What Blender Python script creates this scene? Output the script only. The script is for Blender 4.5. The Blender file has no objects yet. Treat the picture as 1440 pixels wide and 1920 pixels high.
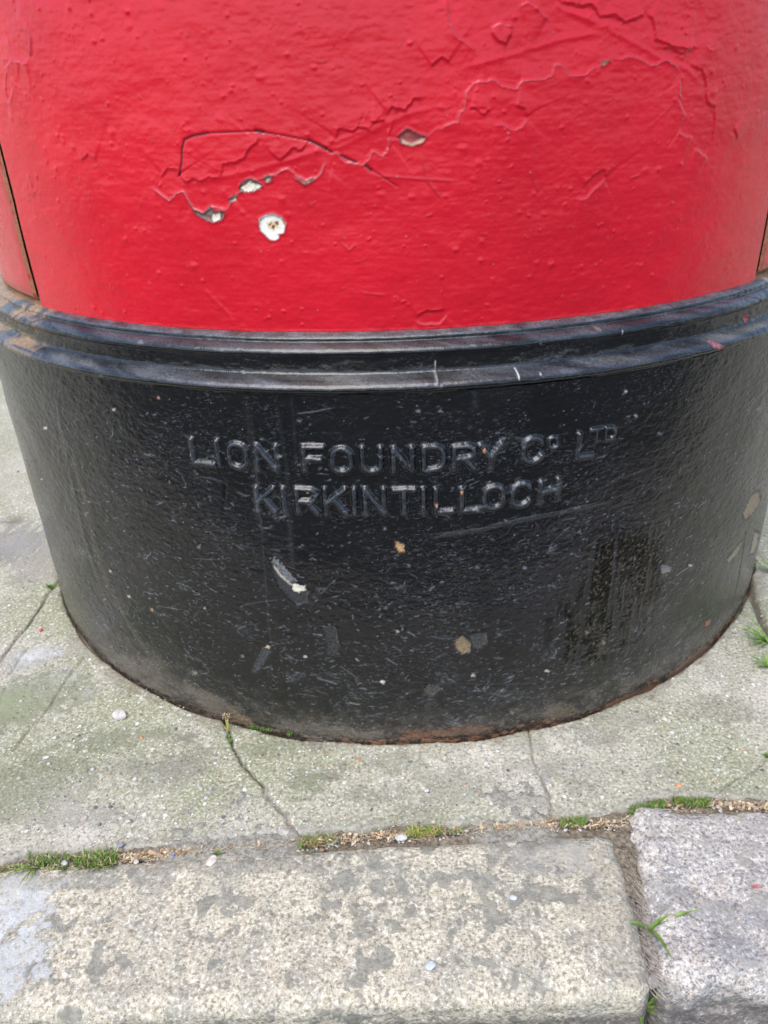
import bpy, math, random
import numpy as np
from mathutils import Matrix, Vector

C = bpy.context.scene.collection
scn = bpy.context.scene
S = 0.40                      # plinth radius in metres; all "R units" below are multiples of it

# ------------------------------------------------------------------ camera
D_, H_, PITCH, YAW, ROLL, FPX = 2.065, 1.0876, 0.4955, -0.0264, -0.0429, 1400.0
fw = np.array([math.sin(YAW)*math.cos(PITCH), math.cos(YAW)*math.cos(PITCH), -math.sin(PITCH)])
rt = np.cross(fw, [0, 0, 1]); rt /= np.linalg.norm(rt)
up = np.cross(rt, fw)
r2 = rt*math.cos(ROLL) + up*math.sin(ROLL)
u2 = -rt*math.sin(ROLL) + up*math.cos(ROLL)
cam_pos = np.array([0, -D_, H_])*S
cd = bpy.data.cameras.new('camera'); cam = bpy.data.objects.new('camera', cd); C.objects.link(cam)
cam.matrix_world = Matrix([[r2[0], u2[0], -fw[0], cam_pos[0]], [r2[1], u2[1], -fw[1], cam_pos[1]],
                           [r2[2], u2[2], -fw[2], cam_pos[2]], [0, 0, 0, 1]])
cd.sensor_fit = 'VERTICAL'; cd.sensor_height = 24.0; cd.lens = 24.0*FPX/1920
cd.clip_start = 0.01; cd.clip_end = 3000
cd.dof.use_dof = True; cd.dof.focus_distance = 0.47; cd.dof.aperture_fstop = 9.0
scn.camera = cam

# ------------------------------------------------------------------ light
SUN_EL, SUN_AZ = math.radians(62), math.radians(-28)   # azimuth measured from -Y (behind the camera) towards +X
world = bpy.data.worlds.new('World'); scn.world = world; world.use_nodes = True
wn = world.node_tree.nodes; wl = world.node_tree.links
for n in list(wn): wn.remove(n)
sky = wn.new('ShaderNodeTexSky'); sky.sky_type = 'NISHITA'; sky.sun_disc = False
sky.sun_elevation = SUN_EL; sky.air_density = 1.0; sky.dust_density = 2.0; sky.ozone_density = 1.0
bg = wn.new('ShaderNodeBackground'); bg.inputs['Strength'].default_value = 0.15
wo = wn.new('ShaderNodeOutputWorld')
wl.new(sky.outputs[0], bg.inputs[0]); wl.new(bg.outputs[0], wo.inputs[0])
sdir = Vector((math.sin(SUN_AZ)*math.cos(SUN_EL), -math.cos(SUN_AZ)*math.cos(SUN_EL), math.sin(SUN_EL)))
sky.sun_rotation = math.atan2(sdir.x, sdir.y)
sl = bpy.data.lights.new('sun', 'SUN'); sl.energy = 1.5; sl.angle = math.radians(50); sl.color = (1.0, 0.97, 0.93)
so = bpy.data.objects.new('sun', sl); C.objects.link(so)
so.rotation_euler = sdir.to_track_quat('Z', 'Y').to_euler()
scn.view_settings.view_transform = 'Standard'; scn.view_settings.look = 'None'
scn.view_settings.gamma = 1.0; scn.view_settings.use_curve_mapping = False
scn.view_settings.exposure = 0.92

# ------------------------------------------------------------------ helpers
def tag(o, label=None, cat=None, group=None, kind=None):
    if label: o['label'] = label
    if cat: o['category'] = cat
    if group: o['group'] = group
    if kind: o['kind'] = kind
    return o

def empty(name, loc=(0, 0, 0)):
    o = bpy.data.objects.new(name, None); o.empty_display_size = 0.02
    o.location = loc; C.objects.link(o); return o

def mesh_obj(name, verts, faces, mat, parent=None, smooth=True, attrs=None):
    me = bpy.data.meshes.new(name)
    verts = np.asarray(verts, dtype=np.float32)
    if isinstance(faces, np.ndarray):
        nf, k = faces.shape
        me.vertices.add(len(verts)); me.vertices.foreach_set('co', verts.ravel())
        me.loops.add(nf*k); me.loops.foreach_set('vertex_index', faces.astype(np.int32).ravel())
        me.polygons.add(nf)
        me.polygons.foreach_set('loop_start', np.arange(0, nf*k, k, dtype=np.int32))
        me.polygons.foreach_set('loop_total', np.full(nf, k, dtype=np.int32))
        me.update(calc_edges=True)
    else:
        me.from_pydata([tuple(v) for v in verts.tolist()], [], faces)
    me.polygons.foreach_set('use_smooth', np.full(len(me.polygons), smooth))
    if attrs:
        for k_, a in attrs.items():
            at = me.attributes.new(k_, 'FLOAT_COLOR', 'POINT')
            at.data.foreach_set('color', np.asarray(a, dtype=np.float32).ravel())
    me.materials.append(mat); me.update()
    o = bpy.data.objects.new(name, me); C.objects.link(o)
    if parent: o.parent = parent
    return o

def grid_faces(ni, nj, wrap=False, mask=None):
    i = np.arange(ni-1)[:, None]; j = np.arange(nj if wrap else nj-1)[None, :]
    j1 = (j+1) % nj
    f = np.stack([i*nj+j, i*nj+j1, (i+1)*nj+j1, (i+1)*nj+j], -1)
    f = np.broadcast_to(f, (ni-1, j.shape[1], 4))
    return f[mask] if mask is not None else f.reshape(-1, 4)

def compact(verts, faces, attr=None):
    u, inv = np.unique(faces, return_inverse=True)
    return verts[u], inv.reshape(faces.shape), (attr[u] if attr is not None else None)

# --- numpy noise
def _h(ix, iy, iz, seed):
    n = (ix*374761393 + iy*668265263 + iz*2147483647 + seed*974634777) & 0xffffffff
    n = ((n ^ (n >> 13))*1274126177) & 0xffffffff
    n = ((n ^ (n >> 16))*2246822519) & 0xffffffff
    return ((n ^ (n >> 15)) & 0xffffff)/float(0xffffff)
def vn2(x, y, seed=0):
    xi = np.floor(x).astype(np.int64); yi = np.floor(y).astype(np.int64)
    fx = x-xi; fy = y-yi
    fx = fx*fx*fx*(fx*(fx*6-15)+10); fy = fy*fy*fy*(fy*(fy*6-15)+10)
    a = _h(xi, yi, 0, seed); b = _h(xi+1, yi, 0, seed); c = _h(xi, yi+1, 0, seed); d = _h(xi+1, yi+1, 0, seed)
    return (a*(1-fx)+b*fx)*(1-fy)+(c*(1-fx)+d*fx)*fy
def fbm(x, y, seed=0, octv=4, gain=.5):
    s = 0; a = 1; t = 0
    for k in range(octv):
        ca, sa = math.cos(k*1.1+.3), math.sin(k*1.1+.3)
        s = s+a*vn2((x*ca-y*sa)*2**k+17.3*k, (x*sa+y*ca)*2**k-9.1*k, seed+k*7); t += a; a *= gain
    return s/t
def vn3(x, y, z, seed=0):
    xi, yi, zi = [np.floor(v).astype(np.int64) for v in (x, y, z)]
    f = [v-w for v, w in ((x, xi), (y, yi), (z, zi))]
    f = [t*t*(3-2*t) for t in f]
    r = 0
    for dx in (0, 1):
        for dy in (0, 1):
            for dz in (0, 1):
                w = (f[0] if dx else 1-f[0])*(f[1] if dy else 1-f[1])*(f[2] if dz else 1-f[2])
                r = r+w*_h(xi+dx, yi+dy, zi+dz, seed)
    return r
def fbm3(x, y, z, seed=0, octv=4, gain=.5):
    s = 0; a = 1; t = 0
    for k in range(octv):
        s = s+a*vn3(x*2**k+5.1*k, y*2**k+3.7*k, z*2**k-8.3*k, seed+k*5); t += a; a *= gain
    return s/t
def sstep(a, b, x):
    t = np.clip((x-a)/(b-a), 0, 1); return t*t*(3-2*t)

# --- where the photo's details sit on the real surfaces (metres)
def ray(px, py):
    d = fw + (px-720)/FPX*r2 - (py-960)/FPX*u2
    return d
def on_cyl(px, py, r=1.0):            # -> (arc length theta*S, z)
    d = ray(px, py); o = cam_pos/S
    a = d[0]**2+d[1]**2; b = 2*(o[0]*d[0]+o[1]*d[1]); c = o[0]**2+o[1]**2-r*r
    disc = max(b*b-4*a*c, 0)
    t = (-b-math.sqrt(disc))/(2*a); p = o+d*t
    return math.atan2(p[0], -p[1])*S, p[2]*S
def on_ground(px, py, z=0.0):
    d = ray(px, py); t = (z-cam_pos[2])/d[2]; p = cam_pos+d*t
    return p[0], p[1]

class Raster:
    """height and wear layers on a grid of surface coordinates (U along columns, V along rows)"""
    def __init__(s, U, V):
        s.U = U; s.V = V; s.h = np.zeros((len(V), len(U))); s.wear = np.zeros((len(V), len(U), 4))
        s.UU, s.VV = np.meshgrid(U, V)
    def win(s, pts, m):
        pts = np.asarray(pts)
        a = np.searchsorted(s.U, pts[:, 0].min()-m); b = np.searchsorted(s.U, pts[:, 0].max()+m)
        c = np.searchsorted(s.V, pts[:, 1].min()-m); d = np.searchsorted(s.V, pts[:, 1].max()+m)
        return (slice(c, d), slice(a, b)) if b > a and d > c else None
    def dist(s, pts, w):
        x = s.UU[w]; y = s.VV[w]
        best = np.full(x.shape, 1e9); side = np.zeros(x.shape); arc = np.zeros(x.shape)
        pts = np.asarray(pts, float); L = 0
        seg = np.hypot(*(pts[1:]-pts[:-1]).T); tot = seg.sum()+1e-12
        for k in range(len(pts)-1):
            p = pts[k]; e = pts[k+1]-p; l2 = e@e+1e-18
            t = np.clip(((x-p[0])*e[0]+(y-p[1])*e[1])/l2, 0, 1)
            dx = x-p[0]-t*e[0]; dy = y-p[1]-t*e[1]; d = np.hypot(dx, dy)
            m = d < best
            best = np.where(m, d, best)
            side = np.where(m, np.sign(e[0]*(y-p[1])-e[1]*(x-p[0])), side)
            arc = np.where(m, (L+t*seg[k])/tot, arc); L += seg[k]
        return best, side, arc
    def paint(s, w, a, col):
        a = np.clip(a, 0, 1)[..., None]; W = s.wear[w]
        W[..., :3] = W[..., :3]*(1-a)+np.array(col)*a
        W[..., 3:] = W[..., 3:]*(1-a)+a
    def line(s, pts, width, h=0, col=None, alpha=1, step=0, lam=.006, taper=True):
        m = max(width*3, lam*3 if step else 0)
        w = s.win(pts, m)
        if w is None: return
        d, sd, t = s.dist(pts, w)
        tp = np.clip(np.minimum(t, 1-t)*8+.12, 0, 1) if taper else 1
        if h: s.h[w] += h*np.exp(-(d/width)**2)*tp
        if step:
            ds = d*sd*np.sign(step)
            s.h[w] += abs(step)*tp*np.where(ds > 0, 1, 0)*np.exp(-d/lam)*sstep(0, width*.7, d)
        if col is not None: s.paint(w, np.exp(-(d/width)**2)*alpha*tp, col)
    def blob(s, pts, col=None, h=0, soft=.0005, alpha=1, noise=0, seed=1):
        """filled polygon"""
        w = s.win(pts, soft*3+.001)
        if w is None: return
        P = np.asarray(pts, float); Q = np.vstack([P, P[:1]])
        d, _, _ = s.dist(Q, w); x = s.UU[w]; y = s.VV[w]
        ins = np.zeros(x.shape, bool)
        for k in range(len(P)):
            a, b = Q[k], Q[k+1]
            c = ((a[1] > y) != (b[1] > y)) & (x < (b[0]-a[0])*(y-a[1])/(b[1]-a[1]+1e-15)+a[0])
            ins ^= c
        sd = np.where(ins, d, -d)
        if noise: sd = sd+noise*(fbm(x/.0012, y/.0012, seed, 3)-.5)
        m = sstep(-soft, soft, sd)
        if h: s.h[w] += h*m
        if col is not None: s.paint(w, m*alpha, col)
        return w, m

# ------------------------------------------------------------------ shader helpers
def new_mat(name):
    m = bpy.data.materials.new(name); m.use_nodes = True
    nt = m.node_tree; b = nt.nodes['Principled BSDF']; return m, nt, b
def N(nt, t, **kw):
    n = nt.nodes.new(t)
    for k, v in kw.items():
        if k.startswith('i_'):
            key = k[2:]; key = int(key) if key.isdigit() else key.replace('_', ' ')
            n.inputs[key].default_value = v
        else: setattr(n, k, v)
    return n
def noise(nt, co, scale, detail=4, rough=.5, dist=0):
    n = N(nt, 'ShaderNodeTexNoise', i_Scale=scale, i_Detail=detail, i_Roughness=rough, i_Distortion=dist)
    nt.links.new(co, n.inputs['Vector']); return n.outputs['Fac']
def ramp(nt, fac, stops, interp='LINEAR'):
    r = nt.nodes.new('ShaderNodeValToRGB'); e = r.color_ramp; e.interpolation = interp
    while len(e.elements) < len(stops): e.elements.new(.5)
    for el, (p, c) in zip(e.elements, stops):
        el.position = p; el.color = (c, c, c, 1) if isinstance(c, (int, float)) else (*c, 1)
    nt.links.new(fac, r.inputs[0]); return r.outputs[0]
def mix(nt, fac, a, b, mode='MIX'):
    m = N(nt, 'ShaderNodeMix', data_type='RGBA', blend_type=mode)
    for sock, v in ((m.inputs['Factor'], fac), (m.inputs['A'], a), (m.inputs['B'], b)):
        if isinstance(v, bpy.types.NodeSocket): nt.links.new(v, sock)
        elif isinstance(v, (int, float)): sock.default_value = v if sock.type == 'VALUE' else (v, v, v, 1)
        else: sock.default_value = (*v, 1)
    return m.outputs['Result']
def math_(nt, op, a, b=0.0, clamp=False):
    m = N(nt, 'ShaderNodeMath', operation=op, use_clamp=clamp)
    for k, v in ((0, a), (1, b)):
        if isinstance(v, bpy.types.NodeSocket): nt.links.new(v, m.inputs[k])
        else: m.inputs[k].default_value = v
    return m.outputs[0]
def bump(nt, bsdf, h, dist, strength=1.0):
    b = N(nt, 'ShaderNodeBump', i_Strength=strength, i_Distance=dist)
    nt.links.new(h, b.inputs['Height']); nt.links.new(b.outputs[0], bsdf.inputs['Normal'])
def coords(nt): return nt.nodes.new('ShaderNodeTexCoord').outputs['Object']
def wear(nt):
    a = N(nt, 'ShaderNodeAttribute', attribute_name='wear'); return a.outputs['Color'], a.outputs['Alpha']
def voro(nt, co, scale, feature='F1', rand=1.0):
    v = N(nt, 'ShaderNodeTexVoronoi', feature=feature, i_Scale=scale, i_Randomness=rand)
    nt.links.new(co, v.inputs['Vector']); return v

def paint_mat(name, base, dark, rough, wob, bd, fleck=False):
    m, nt, b = new_mat(name); co = coords(nt)
    n1 = noise(nt, co, 9, 5, .6); n2 = noise(nt, co, 260, 4, .6); n3 = noise(nt, co, 1500, 2, .5)
    col = mix(nt, ramp(nt, n1, [(.35, 0), (.7, 1)]), base, dark)
    if fleck:      # fine level scuffing rubbed through the gloss
        mp = N(nt, 'ShaderNodeMapping'); mp.inputs['Scale'].default_value = (1, 1, 2.6); nt.links.new(co, mp.inputs['Vector'])
        f1 = ramp(nt, noise(nt, mp.outputs[0], 300, 6, .8, .8), [(.55, 0), (.64, 1)])
        f2 = ramp(nt, noise(nt, co, 24, 5, .65), [(.44, .08), (.66, 1)])
        col = mix(nt, math_(nt, 'MULTIPLY', math_(nt, 'MULTIPLY', f1, f2), .75), col, (.14, .15, .165))
    wc, wa = wear(nt)
    fa = math_(nt, 'MULTIPLY', wa, ramp(nt, n2, [(.25, .85), (.5, 1)]), True)
    lum = N(nt, 'ShaderNodeRGBToBW'); nt.links.new(wc, lum.inputs[0])
    wcol = mix(nt, math_(nt, 'SUBTRACT', 1.0, math_(nt, 'MULTIPLY', lum.outputs[0], 1.1), True), wc, ramp(nt, noise(nt, co, 620, 4, .7), [(.34, .35), (.60, 1.15)]), 'MULTIPLY')
    col = mix(nt, fa, col, wcol)
    nt.links.new(col, b.inputs['Base Color'])
    r = math_(nt, 'ADD', math_(nt, 'MULTIPLY', n2, wob), rough-wob*.5)
    wl_ = N(nt, 'ShaderNodeRGBToBW'); nt.links.new(wc, wl_.inputs[0])
    r = math_(nt, 'ADD', r, math_(nt, 'MULTIPLY', math_(nt, 'MULTIPLY', wa, math_(nt, 'MULTIPLY', wl_.outputs[0], 4.0, True)), .4), True)
    nt.links.new(r, b.inputs['Roughness'])
    if fleck:      # sticky residue is dead matt
        dm = math_(nt, 'MULTIPLY', wa, ramp(nt, wl_.outputs[0], [(.0012, 1), (.008, 0)]), True)
        nt.links.new(math_(nt, 'SUBTRACT', .6, math_(nt, 'MULTIPLY', dm, .44)), b.inputs['Specular IOR Level'])
    hh = math_(nt, 'ADD', n2, math_(nt, 'MULTIPLY', n3, .35))
    bump(nt, b, hh, bd, .9)
    return m, nt, b

RED, _, rb = paint_mat('red_gloss_paint', (.66, .007, .023), (.53, .005, .017), .27, .20, .00010)
BLACK, _nt, bb = paint_mat('black_gloss_paint', (.0035, .0038, .0045), (.0075, .008, .009), .15, .18, .00030, True)
RUST, nt, b = new_mat('rusty_iron'); co = coords(nt)
nt.links.new(mix(nt, ramp(nt, noise(nt, co, 120, 5, .65), [(.3, 0), (.7, 1)]), (.09, .05, .028), (.30, .15, .06)), b.inputs['Base Color'])
b.inputs['Roughness'].default_value = .85
bump(nt, b, noise(nt, co, 500, 4, .6), .0006)

def concrete(name, c1, c2, green, tintmask=True):
    m, nt, b = new_mat(name); co = coords(nt)
    big = noise(nt, co, 7, 5, .6, .3); med = noise(nt, co, 38, 5, .65); fine = noise(nt, co, 420, 5, .7); vf = noise(nt, co, 1500, 2, .5)
    col = mix(nt, ramp(nt, med, [(.32, 0), (.66, 1)]), c1, c2)
    col = mix(nt, ramp(nt, big, [(.38, 0), (.60, .85)]), col, green)
    # pits and grain
    col = mix(nt, ramp(nt, fine, [(.33, .85), (.49, 0)]), col, (.12, .112, .09))
    col = mix(nt, ramp(nt, fine, [(.53, 0), (.66, .85)]), col, (.70, .67, .58))
    # aggregate: pale, orange and dark stones set in the paste
    def agg(scale, thr, size, stops, col):
        v = voro(nt, co, scale); sep = N(nt, 'ShaderNodeSeparateColor'); nt.links.new(v.outputs['Color'], sep.inputs[0])
        inside = ramp(nt, v.outputs['Distance'], [(size*.75, 1), (size, 0)])
        some = ramp(nt, sep.outputs[0], [(thr, 0), (thr+.01, 1)])
        f = math_(nt, 'MULTIPLY', inside, some, True)
        c = ramp(nt, sep.outputs[1], stops, 'CONSTANT')
        return mix(nt, f, col, c), f
    st = [(0, (.70, .68, .62)), (.4, (.60, .54, .42)), (.6, (.80, .80, .80)), (.76, (.46, .27, .14)), (.84, (.14, .14, .15)), (.92, (.50, .40, .27))]
    col, f1 = agg(420, .72, .38, st, col)
    col, f2 = agg(190, .90, .34, st, col)
    if tintmask:
        wc, wa = wear(nt)
        col = mix(nt, math_(nt, 'MULTIPLY', wa, ramp(nt, fine, [(.3, .55), (.6, 1)]), True), col, wc)
    nt.links.new(col, b.inputs['Base Color']); b.inputs['Roughness'].default_value = .88
    h = math_(nt, 'ADD', fine, math_(nt, 'ADD', math_(nt, 'MULTIPLY', f1, .35), math_(nt, 'ADD', math_(nt, 'MULTIPLY', f2, .5), math_(nt, 'MULTIPLY', vf, .3))))
    bump(nt, b, h, .0014, .9)
    return m
CONC = concrete('weathered_concrete', (.40, .375, .30), (.55, .515, .43), (.29, .295, .18))

def granite(name, pale, warm, grey, dark, patch, patchlvl, pa=.8):
    m, nt, b = new_mat(name); co = coords(nt)
    g = noise(nt, co, 430, 3, .8); g2 = noise(nt, co, 230, 4, .75); gm = noise(nt, co, 45, 5, .6)
    col = mix(nt, ramp(nt, g2, [(.42, 0), (.56, 1)]), warm, pale)
    col = mix(nt, ramp(nt, gm, [(.46, 0), (.62, .85)]), col, grey)
    col = mix(nt, ramp(nt, g, [(.38, 1), (.49, 0)]), col, dark)
    col = mix(nt, ramp(nt, g, [(.56, 0), (.66, .85)]), col, (.82, .80, .74))
    pn = noise(nt, co, 78, 4, .5, .2); pb = noise(nt, co, 16, 3, .5)
    pf = ramp(nt, math_(nt, 'ADD', pn, math_(nt, 'MULTIPLY', pb, .45)), [(patchlvl, 0), (patchlvl+.05, pa)])
    ps = noise(nt, co, 150, 3, .5, .1)
    pf2 = ramp(nt, math_(nt, 'ADD', ps, math_(nt, 'MULTIPLY', pb, .35)), [(patchlvl-.005, 0), (patchlvl+.04, pa*.9)])
    pf = math_(nt, 'MAXIMUM', pf, pf2)
    pc = mix(nt, ramp(nt, g2, [(.4, 0), (.62, .6)]), patch, grey)
    col = mix(nt, pf, col, pc)
    wc, wa = wear(nt)
    col = mix(nt, math_(nt, 'MULTIPLY', wa, ramp(nt, g2, [(.36, .25), (.52, 1)]), True), col, wc)
    nt.links.new(col, b.inputs['Base Color']); b.inputs['Roughness'].default_value = .85
    h = math_(nt, 'ADD', math_(nt, 'ADD', g, g2), math_(nt, 'MULTIPLY', pf, .35))
    bump(nt, b, h, .0011, .8)
    return m
KERB1 = granite('lichened_sandstone', (.56, .515, .40), (.46, .405, .30), (.36, .34, .275), (.21, .19, .145), (.17, .168, .145), .785, .85)
KERB2 = granite('pink_grey_granite', (.52, .49, .46), (.42, .37, .31), (.33, .32, .31), (.16, .15, .145), (.27, .255, .21), .79, .6)

SOIL, nt, b = new_mat('joint_soil'); co = coords(nt)
c_ = mix(nt, ramp(nt, noise(nt, co, 300, 5, .7), [(.35, 0), (.65, 1)]), (.075, .06, .042), (.30, .25, .18))
wc, wa = wear(nt); c_ = mix(nt, wa, c_, mix(nt, ramp(nt, noise(nt, co, 420, 4, .7), [(.35, 0), (.6, 1)]), (.16, .15, .12), wc))
nt.links.new(c_, b.inputs['Base Color']); b.inputs['Roughness'].default_value = .95
bump(nt, b, noise(nt, co, 700, 4, .7), .0012)

def flat_mat(name, c1, c2, scale=600, rough=.7, bd=.0004, sss=0):
    m, nt, b = new_mat(name); co = coords(nt)
    nt.links.new(mix(nt, ramp(nt, noise(nt, co, scale, 3, .6), [(.35, 0), (.65, 1)]), c1, c2), b.inputs['Base Color'])
    b.inputs['Roughness'].default_value = rough
    bump(nt, b, noise(nt, co, scale*2, 3, .6), bd)
    return m
GRASS = flat_mat('grass_blade', (.075, .15, .02), (.21, .31, .06), 250, .5)
MOSS = flat_mat('moss_green', (.05, .13, .015), (.15, .27, .04), 250, .6)
OLIVE = flat_mat('olive_moss', (.11, .10, .03), (.24, .21, .07), 300, .7)
YGREEN = flat_mat('yellow_grass', (.30, .36, .05), (.42, .40, .11), 250, .55)
STRAW = flat_mat('dry_straw', (.40, .32, .20), (.66, .56, .40), 300, .8)
TAN = flat_mat('dead_leaf', (.24, .14, .07), (.60, .42, .24), 300, .75)
ROOT = flat_mat('grey_root', (.22, .19, .16), (.48, .43, .37), 300, .85)
ASPH, nt, b = new_mat('asphalt'); co = coords(nt)
v = voro(nt, co, 160)
c_ = mix(nt, ramp(nt, v.outputs['Distance'], [(.2, 0), (.6, 1)]), (.10, .098, .095), (.045, .045, .045))
nt.links.new(c_, b.inputs['Base Color']); b.inputs['Roughness'].default_value = .9
bump(nt, b, v.outputs['Distance'], .003)

# ================================================================== SETTING
P = lambda pts: [on_ground(x, y) for x, y in pts]
crack1 = P([(418, 1345), (430, 1375), (437, 1400), (455, 1430), (476, 1452), (492, 1470), (500, 1490), (517, 1510), (531, 1527), (545, 1550), (562, 1568)])
crack2 = P([(983, 1345), (993, 1378), (1000, 1420), (1010, 1445), (1018, 1462), (1030, 1490), (1033, 1510), (1037, 1534)])
jointL = P([(0, 1240), (28, 1196), (48, 1178), (72, 1142), (97, 1104), (118, 1082)])
jointB = P([(-60, 960), (0, 966), (30, 972), (90, 978)])
jointR = P([(1402, 1080), (1412, 1120), (1428, 1158), (1450, 1200)])
crack3 = P([(158, 1232), (120, 1278), (95, 1320), (60, 1358), (28, 1402)])
crack4 = P([(1445, 1416), (1415, 1440), (1400, 1455), (1372, 1462), (1350, 1480), (1335, 1494)])
crack5 = P([(20, 1262), (50, 1215), (100, 1190), (130, 1180)])
edge_px = [(-300, 1650), (0, 1622), (58, 1604), (145, 1600), (204, 1595), (290, 1588), (380, 1577), (430, 1572), (500, 1570), (562, 1566), (663, 1558), (740, 1552),
           (786, 1549), (877, 1549), (920, 1545), (975, 1546), (1030, 1532), (1100, 1532), (1170, 1522), (1200, 1508), (1225, 1500), (1330, 1496), (1440, 1502), (1700, 1510)]
edge = np.array(P(edge_px)); edge = edge[np.argsort(edge[:, 0])]
def edge_y(x): return np.interp(x, edge[:, 0], edge[:, 1])

def grade(a, b, dense, far, g=1.12):
    """dense spacing between a and b, growing spacing out to +-far"""
    core = np.arange(a, b, dense); lo = []; x = a; s = dense
    while x > -far: s *= g; x -= s; lo.append(x)
    hi = []; x = core[-1]; s = dense
    while x < far: s *= g; x += s; hi.append(x)
    return np.concatenate([lo[::-1], core, hi])
gx = grade(-.44, .46, .00115, 60); gy = grade(-.52, -.16, .00115, 60)
gy = gy[gy > -.535]
R = Raster(gx, gy)
X, Y = R.UU, R.VV
rr = np.hypot(X, Y)
R.h += (fbm(X/.05, Y/.05, 3, 3)-.5)*.003 + (fbm(X/.006, Y/.006, 9, 4, .6)-.5)*.0011
pit = fbm(X/.0035, Y/.0035, 41, 2)
R.h -= sstep(.68, .8, pit)*.0006
far = sstep(.6, 2., rr); R.h *= (1-far)
dk = (.05, .045, .035)
def groove(p, w, depth, a, jit=.0009):
    q = []
    for k in range(len(p)-1):
        for t in (0, .33, .66): q.append((p[k][0]*(1-t)+p[k+1][0]*t, p[k][1]*(1-t)+p[k+1][1]*t))
    q.append(p[-1]); rg = random.Random(len(p)*7)
    q = [(x+rg.uniform(-jit, jit), y+rg.uniform(-jit, jit)) for x, y in q]
    R.line(q, w, h=-depth, col=dk, alpha=a, taper=False)
    R.line(q, w*3.2, h=-depth*.12, taper=False)
groove(crack1, .0010, .004, .65); groove(crack2, .0009, .0022, .35); groove(jointL, .0014, .003, .55)
groove(jointB, .004, .005, .7); groove(jointR, .0030, .006, .8); groove(crack3, .0011, .0022, .40)
groove(crack4, .0009, .0018, .35); groove(crack5, .001, .002, .3)
# pale lime splashes, darker stains, algae
rg = random.Random(5)
def gspot(px, py, rx, ry, col, alpha, nz=.006, seed=1, soft=.002):
    cx, cy = on_ground(px, py); pts = []
    for k in range(12):
        a = k/12*2*math.pi; pts.append((cx+rx*math.cos(a), cy+ry*math.sin(a)))
    w = R.win(pts, .01)
    if w is None: return
    x, y = R.UU[w], R.VV[w]
    d = 1-np.hypot((x-cx)/rx, (y-cy)/ry) + (fbm(x/nz, y/nz, seed, 4, .6)-.5)*1.5
    R.paint(w, sstep(0, soft/min(rx, ry)*1.5+.25, d)*alpha, col)
lime = (.60, .61, .60); stain = (.20, .19, .155); alg = (.25, .285, .15)
for a in [(70, 1225, .03, .012, lime, .8), (45, 1240, .018, .016, lime, .6), (120, 1270, .025, .012, lime, .55), (165, 1300, .014, .01, lime, .5), (160, 1210, .02, .02, (.5, .45, .39), .7),
          (100, 1050, .05, .05, (.44, .38, .35), .6), (20, 1020, .06, .05, (.30, .28, .29), .7), (10, 1330, .03, .03, alg, .7), (60, 1480, .05, .04, alg, .4), (60, 1300, .05, .03, alg, .6),
          (345, 1385, .012, .008, stain, .75), (290, 1375, .02, .008, alg, .6), (350, 1430, .022, .02, stain, .35), (240, 1440, .02, .01, stain, .3), (620, 1455, .012, .007, stain, .6), (575, 1465, .018, .014, alg, .5),
          (500, 1400, .03, .012, alg, .5), (200, 1390, .03, .014, alg, .55), (300, 1450, .03, .02, stain, .3), (150, 1530, .04, .012, (.5, .48, .42), .4), (700, 1490, .03, .01, alg, .35), (1000, 1440, .03, .012, stain, .25), (740, 1430, .03, .012, alg, .4), (640, 1435, .01, .006, stain, .4), (1120, 1380, .03, .014, stain, .35), (1090, 1450, .03, .02, stain, .22), (840, 1470, .03, .02, alg, .35),
          (1350, 1330, .03, .02, stain, .25), (1000, 1400, .02, .008, (.5, .48, .42), .5), (1180, 1350, .03, .01, (.5, .47, .41), .5), (780, 1520, .03, .012, stain, .25),
          (1240, 1450, .02, .012, stain, .2), (990, 1500, .018, .01, (.38, .37, .33), .6), (425, 1380, .004, .006, (.42, .43, .45), .8), (1022, 1455, .004, .009, (.36, .36, .37), .8)]:
    gspot(*a, seed=rg.randint(0, 999))
# worn pale lip along the front edge, contact shadow painted round the casting
ed = Y-edge_y(X)
R.paint((slice(None), slice(None)), sstep(.011, .003, ed)*(fbm(X/.012, Y/.012, 77, 4)*1.1-.15)*(np.abs(X) < .6), (.60, .57, .51))
jag = (fbm(X/.010, np.zeros_like(X), 61, 4)-.5)*.005 + (fbm(X/.002, Y/.002, 62, 2)-.5)*.0012
R.h -= sstep(.0035, -.001, ed+jag)**1.3*.016
gap = rr-S-.0012-.0035*np.clip(fbm(np.arctan2(X, -Y)*9, rr*0, 12, 4)-.35, 0, 1)*2
R.h += np.where(gap < 0, -.006*sstep(0, -.0012, gap), 0)
R.h += .0008*np.exp(-((rr-S-.010)/.008)**2)
R.h[rr < S*.98] = -.01
R.paint((slice(None), slice(None)), sstep(.0045, .0005, rr-S-(fbm(X/.006, Y/.006, 91, 4)-.5)*.008)*.8, (.12, .10, .07))  # contact shadow at the plinth foot, painted as a dark brown ring
R.paint((slice(None), slice(None)), sstep(.022, .0, rr-S)*sstep(.45, .75, fbm(X/.02, Y/.02, 93, 4))*.6, (.30, .22, .14))
nv, nu = R.h.shape
cx = (X[:-1, :-1]+X[1:, 1:])/2; cy = (Y[:-1, :-1]+Y[1:, 1:])/2
keep = (np.hypot(cx, cy) > S*.965) & (cy > edge_y(cx)-.0065)
def xl(pl, y):
    p = np.array(pl); o = np.argsort(p[:, 1]); return np.interp(y, p[o, 1], p[o, 0])
def side(pl, x, y):
    a, b_ = np.array(pl[0]), np.array(pl[-1]); return (b_[0]-a[0])*(y-a[1])-(b_[1]-a[1])*(x-a[0])
left = cx < xl(crack1, cy); right = cx > xl(crack2, cy)
JL = np.array(jointL); JL = JL[np.argsort(JL[:, 1])]
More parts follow.
